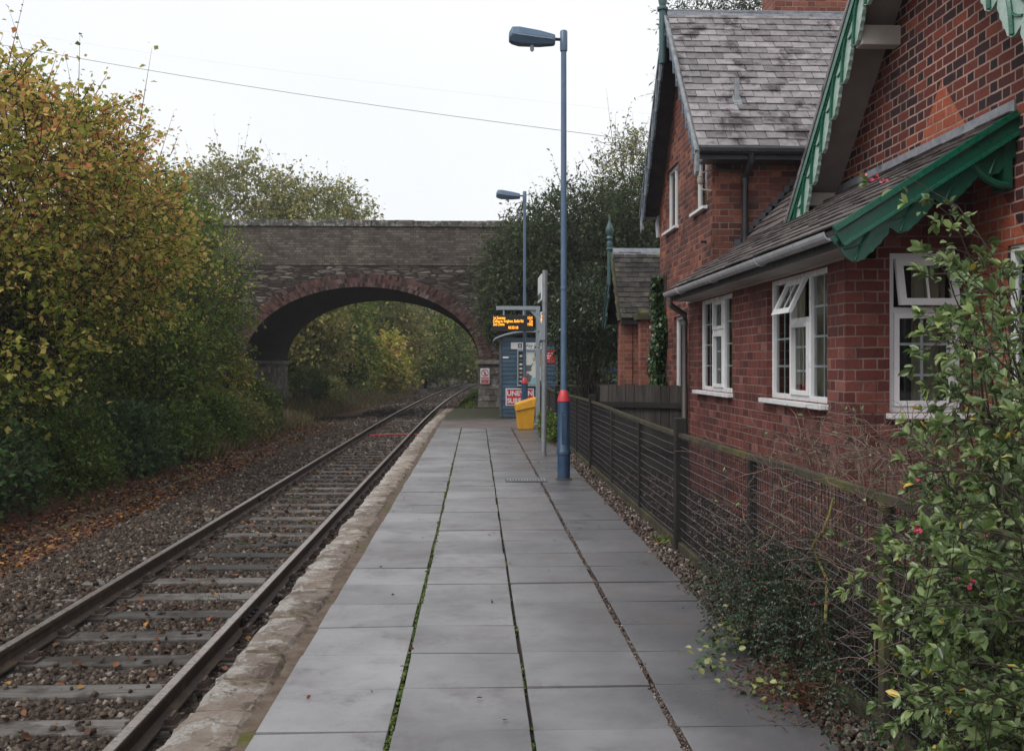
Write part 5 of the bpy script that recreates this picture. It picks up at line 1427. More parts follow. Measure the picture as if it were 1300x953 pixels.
mb = MB(); mb.tube([(2.9, 17.52, 4.2), (3.8, 17.55, 4.2)], 0.05, 8); mb.tube([(3.2, 17.4, 4.18), (3.16, 17.3, 4.05), (3.17, 17.27, 3.8)], 0.035, 8); mb.build('far_gutter', M['gutter'], house, smooth=True)
# finial on the block apex
def finial(name, x, y, z0, mat, sc=1.0, parent=house):
    mb = MB()
    pr = [(0.055, -0.75), (0.055, 0.05), (0.085, 0.07), (0.085, 0.1), (0.05, 0.13), (0.07, 0.22), (0.045, 0.28), (0.075, 0.34), (0.05, 0.4), (0.085, 0.47), (0.095, 0.55), (0.07, 0.63), (0.025, 0.74), (0.004, 0.9)]
    mb.lathe(x, y, [(r_ * sc, z0 + h_ * sc) for r_, h_ in pr], 12)
    return mb.build(name, mat, parent, smooth=True)
finial('roof_finial', 2.86, RYc, RZ - 0.02, M['teal'])
finial('roof_finial', XV - 0.03, 8.13, 5.85, M['green'])
# windows of the block
window('X', XB, U1[0] + 0.002, U1[1] - 0.002, U1[2], U1[3], [(1, 'plain'), (1, 'plain')], bars=False, curtains=[(16.1, 16.35, 'upvc')])
window('X', XB, U2[0] + 0.002, U2[1] - 0.002, U2[2], U2[3], [(1, 'plain')], bars=False, curtains=[(13.75, 14.45, 'curtain')])
window('X', XB, U3[0] + 0.002, U3[1] - 0.002, U3[2], U3[3], [(1, 'plain')], bars=False, sill=False, name='glazed_door')
mb = MB(); mb.box(3.9, 3.93, YB + 0.3, BYF - 0.3, 0, 5.0); mb.build('upper_partition', M['room'], house)
# chimney, roof vent, insulator
mb = MB(); mb.box(4.62, 5.78, RYc + 0.06, RYc + 0.76, RZ - 1.2, RZ + 1.3, 0.5); mb.box(4.57, 5.83, RYc + 0.01, RYc + 0.81, RZ + 1.1, RZ + 1.25, 0.5)
ch = mb.build('chimney', M['brick_bright'], house)
mb = MB()
for xx in (4.9, 5.2, 5.5): mb.lathe(xx, RYc + 0.4, [(0.12, RZ + 1.3), (0.1, RZ + 1.65), (0.12, RZ + 1.68)], 12)
mb.build('chimney_pots', M['arch_brick'], ch)
mb = MB(); mb.box(3.58, 3.64, 13.66, 13.72, 5.2, 5.56); mb.hexa([(3.55, 13.60, 5.15), (3.67, 13.60, 5.15), (3.67, 13.74, 5.32), (3.55, 13.74, 5.32), (3.55, 13.59, 5.17), (3.67, 13.59, 5.17), (3.67, 13.73, 5.34), (3.55, 13.73, 5.34)]); mb.build('roof_vent', M['galv'], house, bevel=0.01)
mb = MB(); mb.lathe(3.06, 13.5, [(0.03, 4.06), (0.045, 4.08), (0.045, 4.13), (0.035, 4.14), (0.045, 4.15), (0.045, 4.19), (0.02, 4.22)], 10); mb.tube([(3.06, 13.5, 4.06), (3.08, 13.48, 3.98), (3.2, 13.45, 3.96)], 0.012, 6); mb.tube([(3.08, 13.44, 4.2), (3.2, 13.42, 4.26)], 0.01, 6); mb.build('cable_insulator', M['cream'], house, smooth=True)
mb = MB(); mb.tube([(3.2, 13.75, 3.3), (3.12, 13.75, 3.3)], 0.02, 6); mb.build('pipe_stub', M['black_paint'], house)

# ivy on the block's far corner
def ivy(name, label, base, n, box, L, mat, normal):
    t = thing(name, label, 'ivy', base)
    (x0, x1), (y0, y1), (z0, z1) = box
    zz = z0 + (z1 - z0) * rs.rand(n) ** 1.15
    f = (zz - z0) / (z1 - z0)
    wob = 0.16 * np.sin(zz * 5) 
    yy = (y0 + y1) / 2 + (rs.rand(n) - 0.5) * (y1 - y0) * (1.0 - 0.75 * f) + wob * (y1 - y0) * 0.7
    xx = x0 + (x1 - x0) * rs.rand(n)
    P = np.stack([xx, yy, zz], -1)
    N = np.array(normal) + rs.normal(size=(n, 3)) * 0.4
    D = np.stack([rs.normal(size=n) * 0.3, rs.normal(size=n), -0.6 - rs.rand(n)], -1)
    leaves('foliage', P, D, N, L * rs.uniform(0.6, 1.2, n), L * 0.9, mat, t, None, 'leaf6')
    mb = MB()
    for k in range(5):
        yb = (y0 + y1) / 2 + random.uniform(-0.2, 0.2) * (y1 - y0)
        mb.tube([(x1, yb + 0.1 * math.sin(q * 2 + k), z0 + q * (z1 - z0) / 5) for q in range(6)], 0.012, 5)
    mb.build('stems', M['bark'], t)
ivy('ivy', 'dark green ivy column climbing the far corner of the brick house', (3.15, 16.8, 0), 5200, ((3.0, 3.19), (16.3, 17.5), (0.0, 3.1)), 0.07, M['leaf_ivy'], (-1, 0, 0.3))

# ------------------------------------------------------------------ outbuilding and garden wall beyond
ob_ = thing('outbuilding', 'small brick outbuilding with mossy slate roof and spiked finial behind the house', 'outbuilding', (4, 21, 0))
mb = MB(); mb.box(3.15, 6.5, 20.0, 20.25, -0.1, 2.5, 0.5); mb.box(3.15, 3.4, 20.252, 22.1, -0.1, 2.5, 0.5); mb.box(3.4, 6.5, 21.9, 22.15, -0.1, 2.5, 0.5)
mb.prism([(20.05, 2.5), (22.05, 2.5), (21.02, 3.8)], 'X', 3.15, 3.4, 0.5); mb.box(2.9, 3.14, 19.98, 20.2, -0.1, 2.42, 0.5)
mb.build('wall', M['brick_bright'], ob_)
es = math.atan2(4.0 - 2.5, 1.2)
slate_roof('roof', (2.88, 19.8, 2.5), (1, 0, 0), (0, math.cos(es), math.sin(es)), 3.6, math.hypot(1.5, 1.2), M['slate_moss'], 0.24, 0.14, parent=ob_)
slate_roof('roof', (2.88, 22.2, 2.5), (1, 0, 0), (0, -math.cos(es), math.sin(es)), 3.6, math.hypot(1.5, 1.2), M['slate_moss'], 0.24, 0.14, parent=ob_)
mb = MB(); mb.prism([(20.86, 3.86), (20.97, 4.05), (21.03, 4.05), (21.14, 3.86)], 'X', 2.88, 6.5); mb.build('ridge', M['lead'], ob_)
barge('bargeboard', (19.78, 2.48), (21.0, 4.0), 'X', 2.85, 0.16, 0.3, (M['fence_moss'], M['fence_moss'], M['fence_moss']), th=0.03, mould=0.03, parent=ob_)
barge('bargeboard', (22.22, 2.48), (21.0, 4.0), 'X', 2.85, 0.3, 0.5, (M['teal'], M['teal'], M['teal']), th=0.03, mould=0.03, parent=ob_)
finial('finial', 2.82, 21.0, 3.95, M['teal'], 0.9, ob_)
mb = MB(); mb.box(2.9, 6.5, 19.82, 19.86, 2.4, 2.5); mb.box(3.28, 3.4, 19.9, 19.99, 0, 2.4); mb.build('gutter', M['black_paint'], ob_)
gw = thing('garden_wall', 'short brick screen wall with stone coping and blocked doorway', 'garden wall', (3.5, 18.6, 0))
mb = MB(); wall_y(18.6, 18.85, 3.08, 4.4, -0.1, 2.42, [(3.27, 3.42, -0.1, 1.75)], mb); mb.build('wall', M['brick_bright'], gw)
mb = MB(); mb.box(3.0, 4.45, 18.52, 18.92, 2.42, 2.56); mb.build('coping', M['fence_moss'], gw, bevel=0.02)
mb = MB(); mb.box(3.24, 3.46, 18.585, 18.62, 1.76, 2.05); mb.build('lintel', M['stone'], gw)
mb = MB(); mb.box(3.26, 3.44, 18.75, 18.8, -0.1, 1.76); mb.build('door', M['board_dark'], gw)
# sheds behind the trees
def shed(label, x0, x1, y0, y1, h, mat):
    t = thing('metal_shed', label, 'shed', ((x0 + x1) / 2, y0, 0))
    mb = MB(); mb.box(x0, x1, y0, y1, -0.1, h, 0.5); mb.build('body', mat, t, bevel=0.02)
    mb = MB(); x = x0 + 0.1
    while x < x1 - 0.1: mb.box(x, x + 0.04, y0 - 0.02, y0 - 0.002, 0.05, h - 0.1); x += 0.25
    mb.build('ribs', mat, t)
    mb = MB(); mb.prism([(y0 - 0.1, h), (y1 + 0.1, h), ((y0 + y1) / 2, h + 0.15)], 'X', x0 - 0.08, x1 + 0.08); mb.build('roof', mat, t)
shed('dark green metal shed half hidden by shrubs behind the mesh fence', 2.75, 3.5, 30.5, 32.5, 1.55, M['dark_green_metal'])
shed('dark blue metal shed in the shade beside the brick outbuilding', 3.62, 5.0, 30.3, 32.5, 1.35, M['dark_blue_metal'])
t = thing('rail_fence', 'low reddish iron rail fence in front of the metal sheds', 'fence', (3.2, 27, 0))
mb = MB(); mb.tube([(1.95, 27.2, 1.0), (5.0, 27.0, 1.0)], 0.025, 6); mb.build('rail', M['chair_iron'], t)
for xx in (2.3, 3.3, 4.3):
    mb = MB(); mb.tube([(xx, 27.1, 0), (xx, 27.1, 1.02)], 0.025, 6); mb.build('post', M['chair_iron'], t)

# ------------------------------------------------------------------ overhead wires
for k, (zl, zr, lab) in enumerate(((12.3, 8.45, 'thin overhead wire crossing the pale sky above the bridge, lower one'), (12.75, 9.3, 'faint thinner overhead wire just above the other one'))):
    mb = MB(); pts = []
    for i in range(25):
        f = i / 24; X = -42 + f * 52; Yw = 38 - f * 9
        g = (X + 16.5) / 20.7
        pts.append((X, Yw, zl + (zr - zl) * g - 0.15 * math.sin(min(max(g, 0), 1) * math.pi)))
    mb.tube(pts, 0.0075 if k == 0 else 0.0012, 5)
    tag(mb.build('overhead_wire', M['wire_dark'], smooth=True), lab, 'wire', 'overhead wires')

# ------------------------------------------------------------------ trees
def autumn_f(z_lo, z_hi, amt, bias=0.0):
    def f(P, cl):
        n = len(P)
        g = np.clip((P[:, 2] - z_lo) / (z_hi - z_lo), 0, 1)
        return np.clip(0.5 * rs.rand(n) ** 1.2 + 0.34 * cl + amt * g * rs.rand(n) ** 0.7 * 1.2 + bias + 0.1 * vnoise(P[:, 0], P[:, 1] + P[:, 2]), 0, 1)
    return f
G1 = 'trees and shrubs on the wooded side of the line'
plant('autumn_tree', 'large hazel like tree turning yellow and orange at the left of the track', 'tree', (-9.2, 17.5, 0.0),
      [(-9.2, 17.0, 4.7, 2.5, 3.0, 2.45, 3), (-8.3, 20.0, 4.4, 2.3, 3.0, 2.4, 3), (-8.1, 16.6, 2.2, 1.4, 2.6, 1.6, 1.6), (-10.5, 15, 3.9, 2.0, 2.5, 2.3, 1.2), (-8.2, 22.5, 4.0, 1.8, 2.2, 1.9, 1.5)],
      1350, 5, 10, 0.105, M['leaf_autumn'], G1, hollow=0.7, spread=0.6, shoots=150, aspect=0.78, rndf=autumn_f(0.3, 4.6, 0.40, 0.0), trunks=[(-9.6, 17.5, 0), (-8.9, 19.5, 0), (-9.3, 16, 0), (-9.1, 21.5, 0)], trunk_r=0.1)
plant('green_tree', 'green leaved tree with a few yellow leaves between the autumn tree and the bridge', 'tree', (-9.2, 28, -0.1),
      [(-9.2, 27.5, 4.3, 2.0, 2.8, 3.0, 3), (-9.1, 31.5, 3.5, 1.9, 2.6, 2.9, 2.4), (-9.6, 34.5, 2.8, 1.3, 2.0, 2.4, 1.2), (-8.2, 26, 1.5, 1.1, 2.2, 1.5, 1.2)],
      1150, 4, 8, 0.125, M['leaf_green'], G1, spread=0.65, shoots=80, aspect=0.7, rndf=autumn_f(0.5, 7.0, 0.25, 0.1), trunks=[(-9.2, 28, -0.1), (-8.8, 31, -0.1)], trunk_r=0.12)
plant('young_tree', 'slim yellow green tree beside the left foot of the arch', 'tree', (-8.0, 33.2, -0.3),
      [(-8.3, 33.2, 1.2, 0.7, 0.9, 1.2, 2), (-8.8, 33.4, 3.0, 0.6, 0.9, 1.4, 1)], 130, 4, 8, 0.11, M['leaf_autumn'], G1, spread=0.5, autumn=0.2, trunk_r=0.05)
for (x, y, lab) in ((-10.2, 14.5, 'shaded leafy shrub behind the undergrowth near the left edge'), (-9.6, 20.5, 'shaded leafy shrub beneath the autumn tree'), (-9.4, 25.5, 'shaded leafy shrub beneath the green tree')):
    plant('understory_shrub', lab, 'shrub', (x, y, 0), [(x, y, 1.4, 1.3, 2.8, 1.6, 1)], 260, 4, 7, 0.13, M['leaf_green'], G1, spread=0.5, trunk_r=0.03, hollow=0.1, crown='foliage', rootname='stems')
# low undergrowth in front of the trees
for i, (x, y, rx, rz, m_, lab) in enumerate(((-7.75, 12.2, 1.0, 1.1, 'leaf_nettle', 'dark bramble bush at the left edge beside the leaf litter'), (-7.6, 15.2, 0.9, 1.05, 'leaf_nettle', 'blue green nettle and bramble clump under the autumn tree'), (-7.5, 18.4, 0.8, 0.95, 'leaf_green', 'low green bush at the foot of the autumn tree'),
                                    (-7.35, 21.5, 0.8, 0.95, 'leaf_nettle', 'dark leafy undergrowth clump before the green tree'), (-7.3, 24.6, 0.8, 0.85, 'leaf_green', 'green undergrowth clump with grasses beneath the green tree'), (-7.4, 28.0, 0.9, 1.0, 'leaf_green', 'low leafy clump near the bridge side of the wood'), (-7.3, 31.0, 0.8, 0.9, 'leaf_olive', 'brownish dock and bramble clump before the bridge pier'), (-7.6, 34.2, 0.8, 1.0, 'leaf_green', 'last green clump against the left bridge pier'), (-7.9, 52.5, 0.9, 0.8, 'leaf_olive', 'brownish clump just beyond the arch'), (-9.6, 38.0, 0.9, 1.3, 'leaf_green', 'leafy clump growing up the face of the left bridge pier'))):
    plant('bramble_bush', lab, 'shrub', (x, y, float(gz(x, y))), [(x, y, float(gz(x, y)) + rz * 0.45, rx, 1.7, rz, 1)], 330, 4, 7, 0.075 + 0.001 * y, M[m_], 'undergrowth clumps below the left trees', spread=0.32, trunk_r=0.02, aspect=0.6, hollow=0.2, crown='foliage', rootname='stems')
# behind the bridge, left, above parapet
plant('tall_tree', 'tall olive brown tree rising behind the bridge parapet', 'tree', (-14, 62, 1),
      [(-14.5, 60, 9.6, 4.4, 4, 4.4, 3), (-9.8, 62, 9.2, 3.6, 4, 3.7, 2), (-14, 60, 5, 5, 4, 4, 1.5)], 1500, 4, 7, 0.23, M['leaf_olive'], 'trees beyond the bridge', spread=1.0, shoots=110, rndf=autumn_f(2, 14, 0.1, 0.05), trunks=[(-14, 62, 1), (-11, 62.5, 0.6)], trunk_r=0.2)
# seen through the arch
far = [(-10.6, 57, 4.6, 3.1, 3.5, 4.4, 'leaf_olive', 'broad brownish green bush beyond the left pier of the bridge', 620),
       (-9.0, 68, 3.6, 2.0, 3.5, 3.9, 'leaf_green', 'mid green bush beyond the arch beside the line', 300),
       (-8.0, 82, 5.8, 3.6, 5, 6.2, 'leaf_olive', 'dark tall tree seen through the middle of the arch', 750),
       (-6.6, 74, 1.7, 1.2, 2.0, 2.0, 'leaf_autumn', 'yellow tinged young tree beyond the arch', 170),
       (-5.0, 98, 6.0, 4.0, 6, 6.6, 'leaf_green', 'dark evergreen tree where the line bends', 600),
       (-11.5, 80, 8.5, 5, 6, 6, 'leaf_green', 'tall green tree at the back left beyond the arch', 380),
       (-0.8, 118, 6.5, 4.4, 5, 7.5, 'leaf_olive', 'pale olive tree closing the view along the track', 700),
       (4.6, 92, 6.0, 3.4, 12, 6.8, 'leaf_olive', 'olive trees on the right bank beyond the bridge', 600),
       (2.2, 60, 2.5, 1.6, 5, 3.0, 'leaf_green', 'green bush on the right bank just beyond the bridge', 220),
       (7.5, 140, 6, 7, 5, 9, 'leaf_olive', 'far dark tree behind the olive trees', 300)]
for (x, y, z, rx, ry, rz, m_, lab, nc) in far:
    plant('tree', lab, 'tree', (x, y, float(gz(x, y))), [(x, y, z, rx, ry, rz, 2), (x + 0.3 * rx, y - 0.4 * ry, z - 0.45 * rz, rx * 0.8, ry * 0.7, rz * 0.55, 1)], nc, 4, 7, 0.16 + y * 0.0016, M[m_], 'trees beyond the bridge', spread=0.75 + rz * 0.05, rndf=autumn_f(0, 14, 0.14, 0.2), trunk_r=0.14)
plant('small_bush', 'bright green low bush in the rough grass beyond the arch', 'shrub', (-8.4, 46.5, -0.1), [(-8.35, 50, 0.5, 0.9, 1.2, 0.9, 1)], 120, 4, 7, 0.13, M['grass_green'], 'trees beyond the bridge', spread=0.4, trunk_r=0.03, crown='foliage', rootname='stems')
# far wood closing the horizon
P = []
n = 42000
X = np.concatenate([rs.uniform(-70, -14, n // 2), rs.uniform(14, 90, n // 2)]); Yf = np.concatenate([rs.uniform(70, 120, n // 2), rs.uniform(90, 130, n // 2)])
Z = rs.rand(n) * (6 + 2.5 * vnoise(X * 0.25, Yf * 0.1))
nn_ = rs.normal(size=(n, 3)) * 0.6 + np.array([0, -0.5, 0.8])
X2 = rs.uniform(-60, 60, 16000); Y2 = rs.uniform(150, 170, 16000); X = np.r_[X, X2]; Yf = np.r_[Yf, Y2]; Z = np.r_[Z, rs.rand(16000) * 17]; n = len(X); nn_ = rs.normal(size=(n, 3)) * 0.6 + np.array([0, -0.5, 0.8])
tag(leaves('far_wood', np.stack([X, Yf, Z], -1), unit(n), nn_, 0.9 * rs.uniform(0.6, 1.3, n), 0.65, M['leaf_green'], None, rs.rand(n) * 0.8), 'distant line of woodland behind the bridge and house', 'woodland', kind='stuff')

# right: big dark tree over the shelter
plant('evergreen_tree', 'big dark evergreen tree overhanging the shelter and bridge end', 'tree', (4.2, 35, 0),
      [(4.0, 34.5, 5.1, 2.6, 2.6, 3.1, 3.2), (2.0, 34.5, 4.6, 1.55, 2.2, 2.55, 2.1), (2.9, 34.5, 3.6, 2.6, 2.2, 1.7, 1.6), (5.9, 35, 5.6, 2.0, 2.5, 3.0, 2), (1.0, 34.8, 4.2, 0.95, 1.5, 1.8, 0.8)],
      2000, 4, 8, 0.14, M['leaf_dark'], 'trees behind the station', spread=0.6, shoots=110, aspect=0.5, up=0.1, trunks=[(4.2, 35, 0), (3.0, 34.6, 0), (5.2, 35, 0)], trunk_r=0.14, hollow=0.3)
plant('birch_tree', 'taller paler tree showing between the dark evergreen and the house', 'tree', (6.4, 40, 0),
      [(6.2, 40, 8.6, 1.3, 1.8, 2.3, 2), (6.8, 40, 5.5, 2.0, 2, 3, 1.5)], 380, 4, 8, 0.13, M['leaf_olive'], 'trees behind the station', spread=0.75, shoots=50, aspect=0.5, rndf=autumn_f(2, 12, 0.1, 0.0), trunk_r=0.1)
plant('laurel_bush', 'glossy mid green shrub on thin stems behind the mesh fence', 'shrub', (2.9, 24.5, 0),
      [(2.75, 24.5, 2.75, 0.75, 0.8, 0.85, 2), (2.3, 24.4, 2.2, 0.45, 0.6, 0.6, 0.7), (3.2, 24.6, 2.2, 0.6, 0.7, 0.45, 0.8)], 300, 4, 8, 0.085, M['leaf_ivy'], 'trees behind the station', spread=0.36, aspect=0.45, trunks=[(2.7, 24.5, 0), (3.05, 24.6, 0)], trunk_r=0.035, shoots=40)
plant('dark_shrub', 'dark shrub in shade beside the sheds', 'shrub', (3.0, 26.0, 0),
      [(2.95, 28.2, 1.25, 0.5, 0.7, 0.6, 1), (3.9, 28.0, 1.2, 0.7, 0.7, 0.5, 1)], 170, 4, 7, 0.09, M['leaf_dark'], 'trees behind the station', spread=0.3, trunk_r=0.03, crown='foliage', rootname='stems')
plant('conifer_tree', 'tree top peeping above the house ridge beside the chimney', 'tree', (8.3, 31, 0),
      [(7.4, 31, 11.6, 1.7, 1.7, 1.7, 1), (9.0, 31, 12.0, 1.7, 1.5, 1.3, 1), (8.2, 31, 8, 2.4, 2, 3, 1)], 300, 4, 8, 0.15, M['leaf_dark'], 'trees behind the station', spread=0.8, aspect=0.3, trunk_r=0.15)

# ------------------------------------------------------------------ low plants by the fence
for (x, y, h, lab) in ((1.62, 20.6, 0.45, 'leafy weeds by the fence foot behind the sign post'), (1.66, 23.0, 0.5, 'leafy weeds between the grit bin and the fence')):
    plant('weeds', lab, 'weeds', (x, y, 0), [(x, y, h * 0.45, 0.14, 0.9, h * 0.5, 1)], 70, 4, 6, 0.06, M['leaf_green'], 'weeds along the fence', spread=0.16, trunk_r=0.008, crown='foliage', rootname='stems')
n = 60
P = np.array([1.70, 8.95, 0.0]) + rs.normal(size=(n, 3)) * [0.05, 0.07, 0.01]; P[:, 2] = 0
D = rs.normal(size=(n, 3)) * 0.5 + [0, 0, 1]
tag(leaves('grass_tuft', P, D, unit(n), 0.07, 0.012, M['grass_green'], None, rs.uniform(0.6, 1, n)), 'small bright yellow green tuft at the tall fence post', 'weeds', kind='stuff')

# grass
def grass(name, label, x, y, h, mat, lo=0.0, hi=1.0, w_=0.02):
    n = len(x); P = np.stack([x, y, gz(x, y)], -1)
    D = rs.normal(size=(n, 3)) * 0.3 + [0, 0, 1]
    return tag(leaves(name, P, D, unit(n), h * rs.uniform(0.5, 1.3, n), w_, mat, None, rs.uniform(lo, hi, n)), label, 'grass', kind='stuff')
n = 26000
yy = rs.uniform(24, 85, n); x = curve(yy) - 6.6 - np.abs(rs.normal(size=n)) * (0.5 + 1.1 * sstep(yy, 30, 42)) + 0.9 * sstep(yy, 46, 56)
k = (np.abs(yy - (BY + BD / 2)) > BD / 2 + 0.2) | (x > -9.0)
k = k & (vnoise(x * 0.9, yy * 0.7) + rs.normal(size=n) * 0.35 > -0.1)
grass('rough_grass', 'rough tan and green grass beside the track through the arch', x[k], yy[k], 0.36 + 0.14 * vnoise(x[k] * 0.8, yy[k] * 0.5), M['grass_dry'], w_=0.035)
n = 7000
yy = rs.uniform(36.6, 66, n); x = curve(yy) + rs.uniform(-0.95, 0.9, n) + 0.1
k = (x < -0.1) | (yy > BY + BD)
grass('verge_grass', 'yellow green grass at the foot of the right bridge pier', x[k], yy[k], 0.28, M['grass_green'], w_=0.03)
n = 3000
x = rs.uniform(-7.4, -5.8, n); yy = rs.uniform(6, 34, n); k = vnoise(x * 1.4, yy * 1.1) > 0.35
grass('track_weeds', 'small green weeds growing through the leaf litter', x[k], yy[k], 0.12, M['grass_green'], 0, 0.6, 0.02)
n = 900
cx = rs.choice([-2.6, -3.0, -2.3, -2.8, -2.5], n); cy = cx * 0
c5 = [(-2.55, 9.7), (-2.3, 12.0), (-2.9, 12.6), (-2.4, 14.5), (-3.0, 16.8), (-1.62, 10.6)]
ii = rs.randint(len(c5), size=n); c5 = np.array(c5)
x = c5[ii, 0] + rs.normal(size=n) * 0.07; yy = c5[ii, 1] + rs.normal(size=n) * 0.05
grass('track_grass', 'small green tufts growing between the rails', x[:420], yy[:420], 0.05, M['grass_green'], 0, 0.5, 0.01)

# ------------------------------------------------------------------ foreground bush, twigs, cotoneaster
def bezier(p0, p1, p2, n):
    t_ = np.linspace(0, 1, n)[:, None]
    return (1 - t_) ** 2 * p0 + 2 * t_ * (1 - t_) * p1 + t_ * t_ * p2

def flowering_bush():
    t = thing('flowering_bush', 'arching evergreen bush with pink flowers spilling over the fence at right', 'bush', (2.3, 3.7, 0))
    SA = []; SB = []; RA = []; RB = []; LP = []; LDv = []; LR = []; LL = []
    tips = []
    stems = []
    rr = np.random.RandomState(21)
    # (target position of stem end)
    targets = [(1.50, 3.72, 2.30), (1.66, 3.8, 2.22), (1.78, 3.85, 2.05), (1.9, 3.8, 1.95)]
    for k in range(235):
        z = rr.uniform(0.05, 1.0) if rr.rand() < 0.5 else rr.uniform(0.9, 2.0)
        yv = rr.uniform(2.5, 4.5)
        kl = np.interp(z, [0, 0.4, 0.9, 1.25, 1.4, 1.7, 2.0], [0.41, 0.41, 0.385, 0.39, 0.42, 0.445, 0.43])
        x = kl * yv + 0.62 * yv / 3.8 * rr.rand() ** (0.65 if z < 1.4 else 0.9)
        if (z - 1.6) / yv > 0.15 - 1.25 * (x / yv - 0.43): continue
        if z > 1.3 and rr.rand() < 0.25: continue
        targets.append((x, yv, z))
    for k, tg in enumerate(targets):
        tg = np.array(tg)
        b = np.array([rr.uniform(1.7, 2.4), rr.uniform(3.0, 4.4), 0.0]) if k < 4 else np.array([max(tg[0] + rr.uniform(0.1, 0.6), 1.85), tg[1] + rr.uniform(-0.3, 0.5), 0.0])
        midp = np.array([b[0] * 0.7 + tg[0] * 0.3 + 0.1, (b[1] + tg[1]) / 2, max(tg[2] + 0.15, 0.5)])
        pts = bezier(b, midp, tg, 12) + rr.normal(size=(12, 3)) * 0.012
        rad = np.linspace(0.006, 0.0018, 12)
        for i in range(11): SA.append(pts[i]); SB.append(pts[i + 1]); RA.append(rad[i]); RB.append(rad[i + 1])
        nside = 9
        for q in range(nside):
            f = rr.uniform(0.35, 1.0); i = int(f * 11); p = pts[min(i, 11)]
            d = rr.normal(size=3); d /= np.linalg.norm(d); d = d + np.array([-0.25, -0.1, 0.35]); d /= np.linalg.norm(d)
            ln = rr.uniform(0.07, 0.24) * (0.6 if k < 4 else 1)
            e = p + d * ln
            SA.append(p); SB.append(e); RA.append(0.0022); RB.append(0.001)
            tips.append((p, e, d))
        # leaves near the stem end too
        tips.append((pts[8], pts[11], (pts[11] - pts[8]) / np.linalg.norm(pts[11] - pts[8])))
    for (p, e, d) in tips:
        m = rr.randint(6, 13)
        if e[2] < 1.35 and rr.rand() < 0.28: continue
        tone = rr.rand() * 0.35
        for q in range(m):
            f = rr.uniform(0.1, 1.0)
            a = p + (e - p) * f
            o = rr.normal(size=3); o -= d * o.dot(d); o /= np.linalg.norm(o)
            LP.append(a); LDv.append(o * 0.9 + d * 0.8); LR.append(tone + rr.rand() * 0.6); LL.append(rr.choice([rr.uniform(0.014, 0.03), rr.uniform(0.028, 0.05)]))
        for q in range(6):   # rosette at the tip
            o = rr.normal(size=3); o -= d * o.dot(d); o /= np.linalg.norm(o)
            LP.append(e); LDv.append(o * 0.7 + d * 0.8); LR.append(min(1, tone + 0.3 + rr.rand() * 0.35)); LL.append(rr.uniform(0.024, 0.052))
    LP = np.array(LP); LDv = np.array(LDv); LR = np.array(LR); LL = np.array(LL)
    yel = rr.rand(len(LR)) < 0.012; LR[yel] = 1.0; LR[~yel] = np.clip(LR[~yel], 0, 0.955)
    N = rs.normal(size=LP.shape) * 0.35 + np.array([-0.1, -0.25, 0.9])
    leaves('foliage', LP, LDv, N, LL, LL * 0.52, M['leaf_escallonia'], t, LR, 'leaf6')
    V, F = twig_arrays(np.array(SA), np.array(SB), np.array(RA), np.array(RB))
    fast_mesh('stems', V, F, M['bark'], t, rs.rand(len(F)))
    # flowers: little clusters of five-petalled trumpets
    fp = []
    spots = [np.array(targets[0]), np.array(targets[0]) + [0.03, 0, -0.01], np.array(targets[0]) + [-0.03, 0.01, 0.02]] + [tips[i][1] for i in [q for q in rr.permutation(len(tips)) if tips[q][1][2] > 0.75][:20]]
    for sp in spots:
        P = []; D = []
        for c in range(3):
            cc = sp + rr.normal(size=3) * 0.012; ax = rr.normal(size=3) + [0, -0.3, 0.2]; ax /= np.linalg.norm(ax)
            for q in range(5):
                o = rr.normal(size=3); o -= ax * o.dot(ax); o /= np.linalg.norm(o)
                P.append(cc); D.append(ax * 0.8 + o * 0.7)
        leaves('flower_cluster', np.array(P), np.array(D), unit(15), 0.014, 0.011, M['pink'], t, rs.rand(15), 'leaf6')
flowering_bush()

def dead_twigs():
    t = thing('dry_climber', 'tangle of bare brown climber stems over the fence top', 'climber', (1.95, 5.2, 0))
    rr = np.random.RandomState(5); A = []; B = []; RA = []; RB = []
    for k in range(2300):
        yv = rr.uniform(3.8, 7.0); w_ = np.clip((7.3 - yv) / 2.6, 0.12, 1)
        if rr.rand() > w_: continue
        p = np.array([rr.uniform(1.68, 2.4), yv, rr.uniform(0.3, 1.28 - 0.03 * (yv - 3.3))])
        d = rr.normal(size=3) * [0.6, 1, 0.6]; d /= np.linalg.norm(d)
        n = rr.randint(5, 12); r0 = rr.uniform(0.0014, 0.0036)
        for i in range(n):
            q = p + d * rr.uniform(0.03, 0.07)
            q[2] = min(q[2], 1.5 - 0.06 * (yv - 3.3))
            A.append(p); B.append(q); RA.append(r0); RB.append(r0 * 0.9); r0 *= 0.9
            p = q; d = d + rr.normal(size=3) * 0.28 + [0, 0, -0.03]; d /= np.linalg.norm(d)
    V, F = twig_arrays(np.array(A), np.array(B), np.array(RA), np.array(RB))
    fast_mesh('stems', V, F, M['twig'], t, np.repeat(rs.rand(len(F) // 3), 3))
    # a few lingering leaves
    n = 240; A = np.array(A); P = A[rr.choice(len(A), n)]
    leaves('foliage', P, unit(n), unit(n) + [0, 0, 0.8], 0.03, 0.016, M['leaf_escallonia'], t, rs.uniform(0.3, 0.95, n), 'leaf6')
dead_twigs()

